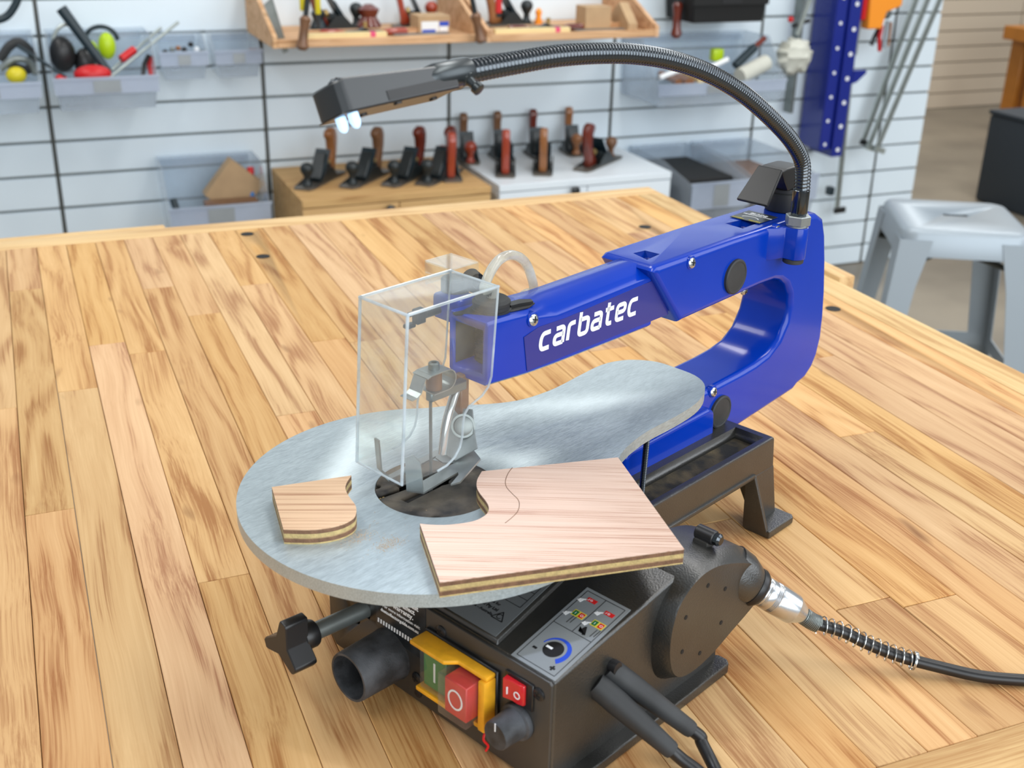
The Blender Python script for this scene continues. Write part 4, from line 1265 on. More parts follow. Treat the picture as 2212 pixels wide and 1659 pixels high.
# yellow shroud: deep top shelf with step, right wall, bottom strip
Y.prism(scale_mm([(-64.2, 67.8), (-64.2, 64.8), (-113.8, 65.0), (-113.8, 68.2)]), 'x', -.0680, -.0543)
Y.prism(scale_mm([(-53, 67.8), (-53, 64.8), (-66, 64.8), (-66, 67.8)]), 'x', -.0560, -.0543)
ysh = MB()
ysh.loft([[V3(-54.3, -54, 65), V3(-68.5, -54, 65), V3(-68.5, -84, 65), V3(-62, -90, 65), V3(-62, -113.6, 65), V3(-54.3, -113.6, 65)],
          [V3(-54.3, -54, 68), V3(-68.5, -54, 68), V3(-68.5, -84, 68), V3(-62, -90, 68), V3(-62, -113.6, 68), V3(-54.3, -113.6, 68)]])
ysh.box(V3(-64, -114, 29), V3(-54.3, -108.5, 64.9)).box(V3(-64, -83, 28), V3(-54.3, -54, 31.4)).box(V3(-62, -114, 28), V3(-54.3, -103, 31.4)).box(V3(-56, -58, 29), V3(-54.3, -54, 66))
Y.b.free()
sp(ysh.bevel(.0009, 2), 'switch_shroud', M['yel'], switch)
sp(MB().box(V3(-63, -80.5, 36), V3(-55, -60.5, 62)).bevel(.0006, 1), 'start_button', M['green_btn'], switch, label='green start button')
sp(MB().box(V3(-71.5, -106.6, 36.5), V3(-55, -88.2, 61.5)).bevel(.0006, 1), 'stop_button', M['red_btn'], switch, label='red stop button')
cc = MB().box(V3(-64.2, -82.5, 33), V3(-55, -58.2, 63.5)).bevel(.0008, 2)
sp(cc, 'clear_button_cover', M['clear'], switch)
cc = MB().box(V3(-73.5, -108.2, 33.6), V3(-55.2, -84.2, 63.2)).bevel(.0008, 2)
sp(cc, 'clear_button_cover', M['clear'], switch)
MB().box(V3(-63.3, -71.2, 42), V3(-62.9, -69.8, 56)).build('letter', M['white'], switch, smooth=False)
MB().ribbon([(x, y * 1.15) for x, y in arc(0, 0, .0056, 0, 360, 28)], .0012, Vector((-1, 0, 0)), .0002, V3(-71.7, -97.6, 49), wu, wv).build('letter', M['white'], switch, smooth=False)

# rocker switch
rk = sp(MB().prism(scale_mm([(-119.8, 73.5), (-119.8, 54.5), (-142, 54.5), (-142, 73.5)]), 'x', -.0532, -.0516).bevel(.0006, 1), 'rocker_bezel', M['plastic'])
rr_ = MB().loft([[V3(x, y - 9, z) for x, y in [(-53, -112.5), (-57.6, -113.2), (-56.0, -120), (-56.2, -124), (-55.2, -127.8), (-53, -128)]] for z in (57.2, 71.2)])
sp(rr_.bevel(.0005, 1), 'rocker', M['red_rocker'], rk, label='red rocker')
MB().box(V3(-57.4, -125.8, 61.2), V3(-56.6, -125.1, 66)).build('letter', M['white'], rk, smooth=False)
MB().ribbon(arc(0, 0, .0021, 0, 360, 20), .0007, Vector((-1, 0, 0)), .0002, V3(-56.35, -132.6, 63.5), wu, wv).build('letter', M['white'], rk, smooth=False)

# speed knob
ka, kb_ = V3(-51.6, -130.5, 42), V3(-72, -130.5, 42)
sk = sp(MB().lathe([(0, .0115), (.001, .0120), (.0035, .0116), (.0042, .0098), (.0192, .0092), (.0200, .0086), (.0200, .0001)], ka, kb_, 36), 'speed_knob', M['dusty'])
sp(MB().box(V3(-71.9, -130.9, 45.5), V3(-71.4, -130.1, 51)), 'knob_pointer', M['white'], sk)
tg = spline([V3(-60, -112, 29), V3(-63, -113, 24), V3(-60, -114, 18), V3(-61, -113, 14)], 5)
sp(MB().tube(tg, .0008, 6), 'seal_tag', M['red'], switch, label='torn red plastic tag')

# ---- gear housing on the right of the box
face = [(62.5, 29), (52.5, 38), (47.5, 52), (46.6, 66), (48.5, 78), (53, 88), (61.5, 95.2), (72, 99.6), (84, 100.6), (100, 97.5), (124, 88), (140, 79), (149, 69), (152, 57), (149, 48), (140, 43), (117, 35.5), (101, 30), (80, 26.5)]
rim_ = [(66, 21), (52, 29), (45, 41), (42.5, 56), (43.5, 72), (48, 85), (58, 95.5), (70, 101), (84, 103.5), (104, 101.5), (124, 96), (142, 86), (151, 72), (153, 57), (150, 45), (141, 40), (118, 33), (104, 26), (84, 19.5)]
face = [(p.x, p.y) for p in spline([Vector(p + (0,)) for p in face], 3, closed=True)]
rim_ = [(p.x, p.y) for p in spline([Vector(p + (0,)) for p in rim_], 3, closed=True)]
gh = MB()
gh.loft([[V3(a, -118, b) for a, b in rim_], [V3(a, -154, b) for a, b in rim_], [V3(a + (rim_[i][0] - a) * .0, -163.8, b) for i, (a, b) in enumerate(face)], [V3(100 + (a - 100) * .985, -165.3, 62 + (b - 62) * .985) for a, b in face]])
hous = sp(gh, 'gear_housing', M['cast'], ang=50, wn=True)
for px, py in ((1530, 1265), (1567, 1272), (1482, 1334), (1558, 1345), (1474, 1408), (1512, 1411)):
    c = at(px, py, 'y', -165.4)
    sp(MB().cyl(c, c + V3(0, -.15, 0), .0016, n=12), 'vent_hole', M['void'], hous)
# rounded shoulder carrying the drive outlet
FD = (V3(168.5, -190, 37) - V3(146, -165, 58)).normalized()
S0 = V3(146, -165, 58)
sp(MB().lathe([(0, .019), (.010, .018), (.018, .0145), (.0215, .0125)], S0 - FD * .024, S0, 32), 'drive_outlet', M['cast'], hous)
sp(MB().lathe([(0, .0125), (.0005, .0135), (.0035, .0138), (.0055, .0128), (.0065, .0120), (.0065, .0098)], S0 - FD * .004, S0 + FD, 32), 'rubber_ring', M['plastic'], hous)
bt = at(1538, 1195, 'z', 104)
sp(MB().box(V3(102, -150, 98), V3(112, -138, 105)).bevel(.002, 2), 'hinge_lug', M['cast'], hous, wn=True)
sp(MB().cyl(V3(108, -138, 107), V3(108, -152, 107), .0050, n=20).bevel(.0006, 1), 'hinge_barrel', M['plastic'], hous)
sp(MB().lathe([(0, .0042), (.003, .0044), (.0045, .003)], V3(108, -152, 107), V3(108, -165, 107), 8), 'hinge_bolt', M['chrome_black'], hous)

# ---- power cords with thick boots
def cord(p0, p1, pts, r0, r1):
    bd = (p1 - p0)
    L = bd.length
    bo = MB().lathe([(-.004, r0 * .92), (.0, r0), (L * .25, r0 * 1.0), (L * .6, r0 * .86), (L * .97, r1), (L, r1 * .92), (L, .003)], p0, p1, 22)
    b = sp(bo, 'cord_boot', M['rubber'], ang=20)
    sp(MB().tube(spline([p1 - bd.normalized() * .004] + pts, 8), .0040, 12), 'power_cord', M['plastic'], b)
    return b
c1 = at(1452, 1622, 'z', 20)
cord(V3(-8, -155, 55), c1, [c1 + (c1 - V3(-8, -155, 55)).normalized() * .007, c1 + V3(6, -20, -12), at(1500, 1720, 'z', 5), at(1545, 1830, 'z', 4.5)], .0078, .0056)
c2 = at(1494, 1577, 'z', 22)
cord(V3(4, -155, 60.5), c2, [c2 + (c2 - V3(4, -155, 60.5)).normalized() * .007, at(1516, 1604, 'z', 15), at(1546, 1664, 'z', 6), at(1590, 1760, 'z', 4.5), at(1620, 1830, 'z', 4.5)], .0072, .0054)
sp(MB().lathe([(0, .0040), (.006, .0040)], V3(2, -154, 66), V3(2, -162, 66), 12), 'cord_clip', M['plastic'])

# ================================================================== flexible shaft plugged into the housing (a thing of its own)
def W(p):
    return Matrix.Translation((SAW.x, SAW.y, BZ)) @ Matrix.Rotation(SA, 4, 'Z') @ p
fs = tag(empty('flexible_shaft', W(S0)), 'black flexible drive shaft with silver coupling and loose coil spring', 'flexible shaft')
SM = fs_inv = Matrix.Translation(W(S0)).inverted() @ Matrix.Translation((SAW.x, SAW.y, BZ)) @ Matrix.Rotation(SA, 4, 'Z')
def fp_(mb, name, m, ang=38, label=None):
    mb.xf(SM)
    o = mb.build(name, m, fs, ang=ang)
    if label: o['label'] = label
    return o
pe = V3(168.5, -190, 37.5)
Lc = .0365
kn = [(.0, .0100), (.0015, .0108)] + [(.002 + .0006 * i, .0108 - (.00025 if i % 2 else 0)) for i in range(5)] + [(.006, .0108)] + [(.0085 + .0006 * i, .0110 - (.0003 if i % 2 else 0)) for i in range(8)] + [(.014, .0110), (.0280, .0106), (.0285, .0104), (.0365, .0062), (.0365, .003)]
fp_(MB().lathe(kn, S0 + FD * .0022, pe, 40), 'coupling', M['alu'], label='bright turned aluminium coupling')
k0 = S0 + FD * (.0022 + Lc)
cpath = spline([k0 - FD * .004, k0, k0 + FD * .012, V3(186, -212, 26), V3(196, -228, 18.5), V3(208, -247, 12), V3(222, -268, 7.6), V3(236, -291, 5), V3(254, -314, 4.4), V3(280, -345, 4.4), V3(330, -392, 4.4), V3(400, -440, 4.4)], 10)
cpath = resample(cpath, .0008)
fp_(MB().tube(cpath, .0041, 14), 'flexible_sheath', M['plastic'])
def frames(path):
    up = None
    out = []
    for i, p in enumerate(path):
        d = (path[min(i + 1, len(path) - 1)] - path[max(i - 1, 0)]).normalized()
        if up is None: up = d.orthogonal().normalized()
        up = (up - d * up.dot(d)).normalized()
        out.append((p, up, d.cross(up)))
    return out
fr = frames(cpath)
def coil(s0, s1, pitch, r, wire, nper=14):
    pts = []
    L = s1 - s0
    n = int(L / pitch * nper)
    for i in range(n + 1):
        s = s0 + L * i / n
        idx = min(s / .0008, len(fr) - 1.001)
        k = int(idx)
        p = fr[k][0].lerp(fr[k + 1][0], idx - k)
        a = 2 * PI * i / nper
        rr = r(s) if callable(r) else r
        pts.append(p + (fr[k][1] * math.cos(a) + fr[k][2] * math.sin(a)) * rr)
    return MB().tube(pts, wire, 6)
fp_(coil(.002, .018, .00125, .0056, .00062), 'spring_tight_coils', M['grey_steel'])
fp_(coil(.018, .086, .0056, .0062, .0005), 'coil_spring', M['steel'])
fp_(coil(.086, .0885, .0009, .0062, .0005), 'spring_end_coils', M['steel'])

# ================================================================== plywood pieces on the table
def plypiece(name, label, outl, m_face, grain, group=None):
    """outl: outline in mm in the saw frame, plies stacked from 125 mm up"""
    cx = sum(p[0] for p in outl) / len(outl)
    cy = sum(p[1] for p in outl) / len(outl)
    o = tag(empty(name, W(V3(cx, cy, 125.02)), SA + grain), label, 'plywood')
    c, s_ = math.cos(-grain), math.sin(-grain)
    def loc(p, k=1.0):
        x, y = p[0] - cx, p[1] - cy
        return ((x * c - y * s_) * mm, (x * s_ + y * c) * mm)
    lay = [(0.0, 1.0, 'ply_light', 'ply_layer'), (1.0, 3.7, 'ply_dark', 'ply_layer'), (3.7, 4.4, 'ply_mid', 'ply_layer'), (4.4, 7.1, 'ply_light', 'ply_layer'), (7.1, 9.7, 'ply_dark', 'ply_layer')]
    for a, b, mt, nm in lay:
        off = .12 if mt == 'ply_light' else 0
        pts = [loc(p) for p in outl]
        MB().prism(pts, 'z', a * mm, b * mm).build(nm, M[mt], o)
    MB().prism([loc(p) for p in outl], 'z', 9.7 * mm, 10.2 * mm).build('face_veneer', M[m_face], o)
    return o, loc
def Z(px, py):
    q = at(px, py, 'z', 135.2)
    return (q.x * 1000, q.y * 1000)
waveR = [Vector(p + (0,)) for p in map(lambda t: Z(*t), [(1041, 1018), (1031, 1036), (1030, 1052), (1037, 1066), (1048, 1080), (1055, 1092), (1055, 1104), (1047, 1114), (1028, 1124), (1000, 1130), (960, 1134), (925, 1133), (907, 1131)])]
outR = [(p.x, p.y) for p in spline(waveR, 4)] + [Z(950, 1258), Z(1478, 1186), Z(1335, 988)]
pb, locR = plypiece('plywood_board', 'large pale plywood board with a curved cut overhanging the right of the table', outR, 'veneer', math.radians(-47))
waveL = [Vector(p + (0,)) for p in map(lambda t: Z(*t), [(759, 1027), (750, 1040), (746, 1052), (749, 1064), (758, 1078), (767, 1090), (770, 1102), (767, 1115), (757, 1124), (738, 1133), (710, 1140), (675, 1144), (640, 1144), (612, 1143)])]
outL = [(p.x, p.y) for p in spline(waveL, 4)] + [Z(587, 1052)]
pl, locL = plypiece('plywood_offcut', 'small plywood offcut with a wavy edge lying left of the guard', outL, 'veneer_b', math.radians(-44))
wl_ = spline([Vector(Z(*t) + (0,)) for t in [(1107, 1010), (1098, 1022), (1092, 1038), (1094, 1052), (1106, 1066), (1118, 1078), (1122, 1090), (1118, 1105), (1106, 1118), (1091, 1130)]], 5)
mbp = MB()
mbp.ribbon([locR((p.x, p.y)) for p in wl_], .00045, Vector((0, 0, 1)), .00006, Vector((0, 0, .01021)), Vector((1, 0, 0)), Vector((0, 1, 0)))
mbp.build('pencil_line', M['ply_dark'], pb, smooth=False)

# ================================================================== cabinets under the slat wall
def cabinet(name, label, x0, x1, y0, ztop, m, doors, knobs):
    c = tag(empty(name, (x0, y0, 0)), label, 'cabinet')
    T_ = Matrix.Translation((-x0, -y0, 0))
    def p(mb, nm, mt=m):
        return mb.xf(T_).build(nm, mt, c, wn=False)
    y1 = WALLY - 0.004
    p(MB().box((x0, y0, ztop - .022), (x1, y1, ztop)).bevel(.0015, 1), 'cabinet_top')
    p(MB().box((x0 + .001, y0 + .02, .002), (x0 + .019, y1, ztop - .0225)), 'side_panel')
    p(MB().box((x1 - .019, y0 + .02, .002), (x1 - .001, y1, ztop - .0225)), 'side_panel')
    p(MB().box((x0 + .0195, y1 - .01, .06), (x1 - .0195, y1, ztop - .0225)), 'back_panel')
    p(MB().box((x0 + .0195, y0 + .03, .06), (x1 - .0195, y1 - .011, .078)), 'floor_panel')
    n = doors
    w = (x1 - x0) / n
    for i in range(n):
        d = MB().box((x0 + w * i + .0015, y0 + .001, .06), (x0 + w * (i + 1) - .0015, y0 + .0195, ztop - .0245)).bevel(.001, 1).xf(T_).build('door', m, c)
        for kx_, kz in knobs[i]:
            MB().lathe([(0, .005), (.012, .006), (.016, .013), (.024, .014), (.027, .010), (.027, .001)], Vector((kx_ - x0, 0.0005, kz)), Vector((kx_ - x0, -1, kz)), 18).build('knob', M['knob'], d)
    return c
ZT = 0.538
q1, q2 = aw(843, 452, 'y', 3.14), aw(1245, 413, 'y', 3.13)
cabinet('oak_cabinet', 'low oak cabinet with black knobs beside the white cabinet', .699, 1.262, 3.155, ZT, M['oak'], 2, [[(q1.x + .0, q1.z)], []])
cabinet('white_cabinet', 'low white cabinet with a black knob right of the oak cabinet', 1.288, 1.868, 3.155, ZT, M['whitecab'], 2, [[(q2.x, q2.z)], []])

# ================================================================== hand planes on the cabinets
def hand_plane(L, tote_m, knob_m):
    r = empty('hand_plane')
    W2 = .031
    MB().prism([(0, -W2 * .8), (.02, -W2), (L - .02, -W2), (L, -W2 * .75), (L, W2 * .75), (L - .02, W2), (.02, W2), (0, W2 * .8)], 'z', 0, .005).build('sole', M['plane_sole'], r)
    ck = [(.02, .005), (.30 * L, .012), (.42 * L, .040), (.56 * L, .042), (.70 * L, .014), (L - .02, .005)]
    b = MB()
    for y in (-W2, W2 - .004):
        b.prism(ck, 'y', y, y + .004)
    b.loft([[Vector((.40 * L, -.022, .005)), Vector((.40 * L, .022, .005)), Vector((.62 * L, .022, .005)), Vector((.62 * L, -.022, .005))],
            [Vector((.36 * L, -.020, .046)), Vector((.36 * L, .020, .046)), Vector((.44 * L, .020, .046)), Vector((.44 * L, -.020, .046))]])
    b.build('body', M['plane_body'], r)
    MB().loft([[Vector((.63 * L, -.023, .004)), Vector((.63 * L, .023, .004)), Vector((.645 * L, .023, .006)), Vector((.645 * L, -.023, .006))],
               [Vector((.38 * L, -.023, .088)), Vector((.38 * L, .023, .088)), Vector((.40 * L, .023, .089)), Vector((.40 * L, -.023, .089))]]).build('cutting_iron', M['navy'], r)
    MB().loft([[Vector((.66 * L, -.021, .010)), Vector((.66 * L, .021, .010)), Vector((.68 * L, .021, .016)), Vector((.68 * L, -.021, .016))],
               [Vector((.43 * L, -.016, .078)), Vector((.43 * L, .016, .078)), Vector((.46 * L, .016, .082)), Vector((.46 * L, -.016, .082))]]).bevel(.003, 1).build('lever_cap', M['plane_body'], r)
    MB().cyl((.36 * L, 0, .045), (.30 * L, 0, .045), .011, n=16).build('adjusting_nut', M['brass'], r)
    tp_ = [(.045, .005), (.105, .005), (.098, .022), (.078, .045), (.072, .070), (.080, .095), (.096, .108), (.092, .120), (.066, .128), (.046, .122), (.034, .104), (.034, .080), (.042, .050), (.046, .024)]
    MB().prism([(a * L / .25 * .9 - max(0, b - .02) * .12, b * 1.12) for a, b in tp_], 'y', -.012, .012).bevel(.006, 2, 20).build('tote', tote_m, r)
    kn_ = [(0, .014), (.004, .015), (.012, .010), (.026, .009), (.036, .015), (.046, .0195), (.056, .0185), (.064, .012), (.067, .002)]
    MB().lathe(kn_, (L * .84, 0, .005), (L * .84, 0, 1), 20).build('front_knob', knob_m, r)
    return r
protos = {}
def put_plane(a, b, L, tm, km, label, zoff=0):
    """a = heel, b = toe (pixels on the cabinet top plane)"""
    key = (L, tm, km)
    if key not in protos:
        protos[key] = hand_plane(L, M[tm], M[km])
        o = protos[key]
    else:
        o = copy_tree(protos[key])
    A_, B_ = (a if hasattr(a, 'x') else aw(a[0], a[1], 'z', ZT)), (b if hasattr(b, 'x') else aw(b[0], b[1], 'z', ZT))
    d = (B_ - A_).normalized()
    mid = (A_ + B_) / 2
    o.location = (mid.x - d.x * L / 2, mid.y - d.y * L / 2, ZT + .0005 + zoff)
    o.rotation_euler = (0, 0, math.atan2(d.y, d.x))
    tag(o, label, 'hand plane', 'hand planes standing on the cabinets')
def PT(x, y, z=ZT):
    return Vector((x, y, z))
put_plane((728, 372), (655, 410), .25, 'beech', 'plane_body', 'black hand plane with upright tan handle, leftmost on the oak cabinet')
put_plane((828, 370), (752, 406), .25, 'brownwood', 'plane_body', 'black hand plane with grey brown handle, second from the left on the oak cabinet')
put_plane((918, 368), (842, 403), .25, 'rosewood', 'plane_body', 'black hand plane with leaning red handle, third from the left on the oak cabinet')
put_plane((985, 366), (912, 402), .24, 'rosewood', 'plane_body', 'black hand plane with red handle, fourth from the left on the oak cabinet')
put_plane(PT(1.168, 3.215), PT(1.205, 3.45), .22, 'cherry', 'cherry', 'hand plane with orange red handle and knob, right end of the oak cabinet')
put_plane(PT(1.335, 3.225), PT(1.40, 3.39), .17, 'cherry', 'brownwood', 'hand plane with glossy red handle, leftmost on the white cabinet')
put_plane(PT(1.452, 3.215), PT(1.53, 3.38), .18, 'beech', 'beech', 'hand plane with tan handle and round tan knob behind, middle of the white cabinet')
put_plane(PT(1.585, 3.235), PT(1.80, 3.40), .26, 'rosewood', 'brownwood', 'long hand plane lying diagonally at the right end of the white cabinet')
put_plane(PT(1.315, 3.545), PT(1.300, 3.42), .14, 'brownwood', 'cherry', 'short hand plane against the wall behind the red handled one')
put_plane(PT(1.43, 3.545), PT(1.42, 3.42), .14, 'brownwood', 'plane_body', 'short hand plane with brown handle against the wall, second of the back row')
put_plane(PT(1.555, 3.545), PT(1.545, 3.42), .14, 'rosewood', 'plane_body', 'short hand plane with dark red handle against the wall, third of the back row')
put_plane(PT(1.685, 3.545), PT(1.672, 3.43), .13, 'beech', 'beech', 'short hand plane with tan handle against the wall, last of the back row')

# ================================================================== wooden tool racks
def rack(label, x0, x1, y0, z0):
    c = tag(empty('tool_rack', (x0, y0, z0)), label, 'tool rack')
    T_ = Matrix.Translation((-x0, -y0, -z0))
    y1 = WALLY - .004
    MB().box((x0, y0 + .013, z0), (x1, y1, z0 + .012)).xf(T_).build('rack_floor', M['rack'], c)
    MB().box((x0, y0, z0), (x1, y0 + .0125, z0 + .021)).bevel(.0015, 1).xf(T_).build('front_lip', M['rack'], c)
    MB().box((x0 + .1, y0 + .11, z0 + .0125), (x1 - .06, y0 + .122, z0 + .030)).xf(T_).build('middle_rail', M['rack'], c)
    for x in (x0 - .0125, x1 + .0005):
        MB().prism([(y0, z0), (y1, z0), (y1, z0 + .16), (y1 - .04, z0 + .16), (y0, z0 + .03)], 'x', x, x + .012).xf(T_).build('rack_side', M['rack'], c)
    for x in (x0 + .12, x1 - .12):
        MB().prism([(y0 + .06, z0 - .001), (y1, z0 - .001), (y1, z0 - .045)], 'x', x, x + .004).xf(T_).build('bracket', M['seam'], c)
    return c
rack('left wooden tool rack on the slat wall above the oak cabinet', .665, 1.236, 3.20, .943)
rack('right wooden tool rack on the slat wall above the white cabinet', 1.272, 1.80, 3.20, .941)
put_plane(PT(.80, 3.44), PT(.98, 3.47), .19, 'rosewood', 'plane_body', 'black hand plane standing sideways at the back of the left rack', .4175)
put_plane(PT(1.07, 3.47), PT(1.20, 3.46), .14, 'cherry', 'cherry', 'short hand plane behind the labelled box in the left rack', .4175)
put_plane(PT(1.34, 3.45), PT(1.52, 3.47), .19, 'beech', 'plane_body', 'black hand plane with a tan handle at the back of the right rack', .4155)
def single(mb, name, m, label, cat, group=None, ang=38):
    o = mb.build(name, M[m], None, ang=ang)
    return tag(o, label, cat, group)
def multi(name, label, cat, parts, group=None):
    """a thing whose parts are given as (part name, material, mesh builder)"""
    r = empty(name)
    tag(r, label, cat, group)
    # base of the thing: middle of the first part
    c = sum((v.co for v in parts[0][2].b.verts), Vector()) / len(parts[0][2].b.verts)
    r.location = c
    for nm, mt, mb in parts:
        mb.xf(Matrix.Translation(-c)).build(nm, M[mt], r)
    return r
def rod_(a, b, r, n=14, r1=None):
    return MB().cyl(a, b, r, r1, n)
for x0, z, lab in ((.735, .9645, 'left'), (1.29, .9625, 'right')):
    s_ = MB().box((x0, 3.2135, z - .0012), (x0 + .235, 3.232, z + .012))
    t_ = MB().box((x0 + .188, 3.213, z - .001), (x0 + .203, 3.2325, z + .0125))
    multi('timber_strip', 'pale timber strip with pink tape on the front lip of the %s rack' % lab, 'timber strip', [('strip', 'pale', s_), ('tape', 'pink', t_)])
    single(MB().box((x0 + .262, 3.222, z + .0), (x0 + .262 + .16, 3.255, z + .0016)), 'steel_scraper', 'grey_steel', 'grey steel scraper lying in the %s rack' % lab, 'scraper')
def spokeshave(xa, xb, y, z, lab, hm):
    w = (xb - xa)
    h1 = MB().lathe([(0, .008), (.01, .011), (w * .20, .010), (w * .27, .006)], (xa, y, z), (xb, y, z), 14)
    h2 = MB().lathe([(0, .008), (.01, .011), (w * .20, .010), (w * .27, .006)], (xb, y, z), (xa, y, z), 14)
    bd = MB().prism([(xa + w * .26, -.008), (xa + w * .42, -.010), (xa + w * .5, -.006), (xa + w * .58, -.010), (xa + w * .74, -.008), (xa + w * .70, .004), (xa + w * .56, .006), (xa + w * .5, .014), (xa + w * .44, .006), (xa + w * .3, .004)], 'y', -.012, .012)
    bd.xf(Matrix.Translation((0, y, z)))
    kn = MB().cyl((xa + w * .5, y - .014, z + .014), (xa + w * .5, y - .014, z + .03), .006, n=12)
    multi('spokeshave', lab, 'spokeshave', [('body', 'plane_body', bd), ('handle', hm, h1), ('handle', hm, h2), ('adjusting_screw', 'brass', kn)])
spokeshave(.80, 1.05, 3.285, .9675, 'spokeshave with two orange handles in the left rack', 'cherry')
spokeshave(1.36, 1.60, 3.285, .9655, 'spokeshave with two orange red handles in the right rack', 'rosewood')
bx = MB().box((1.09, 3.30, .9555), (1.185, 3.38, 1.005)).bevel(.001, 1)
lb_ = MB().box((1.098, 3.2992, .962), (1.150, 3.2999, .990)).box((1.152, 3.2992, .962), (1.178, 3.2999, .976))
lb2 = MB().box((1.152, 3.2992, .9765), (1.180, 3.2999, .989)).box((1.10, 3.2990, .960), (1.14, 3.29915, .968))
multi('cardboard_box', 'small tan box with a white and blue label in the left rack', 'box', [('carton', 'kraft', bx), ('white_label', 'white', lb_), ('blue_label', 'blue_print', lb2)])
single(MB().box((1.615, 3.30, .9535), (1.70, 3.37, 1.02)).bevel(.001, 1), 'cardboard_box', 'kraft', 'plain brown box in the right rack', 'box')
single(MB().prism([(3.25, .9535), (3.35, .9535), (3.37, .99), (3.32, 1.03), (3.25, .975)], 'x', 1.735, 1.765), 'cardboard_sheet', 'kraft', 'folded brown card at the right end of the right rack', 'card')
# planes and squares standing at the back of the racks
for (px, py, dx, h, mt, lab) in ((690, 12, .06, .06, 'navy', 'dark iron block plane at the left end of the left rack'), (800, 8, .09, .07, 'rosewood', 'red brown handle leaning in the left rack'),
                                                                  (1170, 8, .03, .05, 'orange', 'orange knob at the back of the right rack'), ):
    a = aw(px, py, 'y', 3.42)
    z0 = .9558 if a.x < 1.25 else .9538
    single(MB().lathe([(0, dx * .32), (h * .15, dx * .42), (h * .5, dx * .25), (h * .8, dx * .36), (h, dx * .12)], (a.x, 3.44, z0), (a.x, 3.44, z0 + 1), 12), 'hand_tool', mt, lab, 'tool')
# tools hanging at the front of the racks
def hanging(px, y, top_, bot, mt, lab, r=.011, mid='plane_body', name='hanging_tool', cat='tool'):
    a, b = aw(px[0], top_, 'y', y), aw(px[1], bot, 'y', y)
    L = (a - b).length
    d = (b - a).normalized()
    sh = MB().cyl(a - d * .02, a + d * L * .35, r * .55, n=12)
    hd_ = MB().lathe([(L * .3, r * .7), (L * .36, r * 1.2), (L * .55, r * .9), (L * .8, r), (L * .93, r * 1.4), (L, r * .8)], a, b, 14)
    return multi(name, lab, cat, [('handle', mt, hd_), ('shank', mid, sh)])
hanging((664, 652), 3.165, 2, 108, 'brownwood', 'dark brown hand drill handle hanging before the left end of the left rack', .013)
hanging((1020, 1040), 3.165, 0, 92, 'brownwood', 'brown handled tool hanging between the two racks', .013)
hanging((1466, 1460), 3.44, -30, 82, 'rosewood', 'maroon wooden handle hanging right of the racks', .014)
a = aw(1078, -30, 'y', 3.24); b = aw(1078, 34, 'y', 3.24)
multi('square', 'red handled square standing at the left end of the right rack', 'tool', [('handle', 'red', MB().box((b.x - .008, 3.24, b.z + .006), (b.x + .009, 3.252, b.z + .12)).bevel(.002, 1)), ('tip', 'plastic', MB().box((b.x - .005, 3.241, b.z - .005), (b.x + .006, 3.251, b.z + .0058)))])
a = aw(672, 22, 'y', 3.17)
multi('snips', 'yellow and black snips hanging over the left rack', 'snips', [('handle', 'yellow', MB().box((a.x - .028, 3.17, a.z - .002), (a.x - .012, 3.182, a.z + .09)).box((a.x + .012, 3.17, a.z - .012), (a.x + .027, 3.182, a.z + .09)).bevel(.004, 2)),
      ('jaw', 'plastic', MB().box((a.x + .014, 3.172, a.z - .045), (a.x + .024, 3.180, a.z - .0125)).bevel(.002, 1))])
# long saw on the left of the racks
p0, p1, p2 = aw(566, 10, 'y', 3.30), aw(620, 118, 'y', 3.30), aw(600, 0, 'y', 3.30)
single(MB().prism([(p0.x + .004, p0.z), (p0.x + .028, p0.z + .02), (p1.x + .004, p1.z + .01), (p1.x - .010, p1.z + .004)], 'y', 3.296, 3.299).xf(Matrix.Identity(4)), 'saw_blade_tool', 'grey_steel', 'grey metal blade leaning left of the left rack', 'blade')

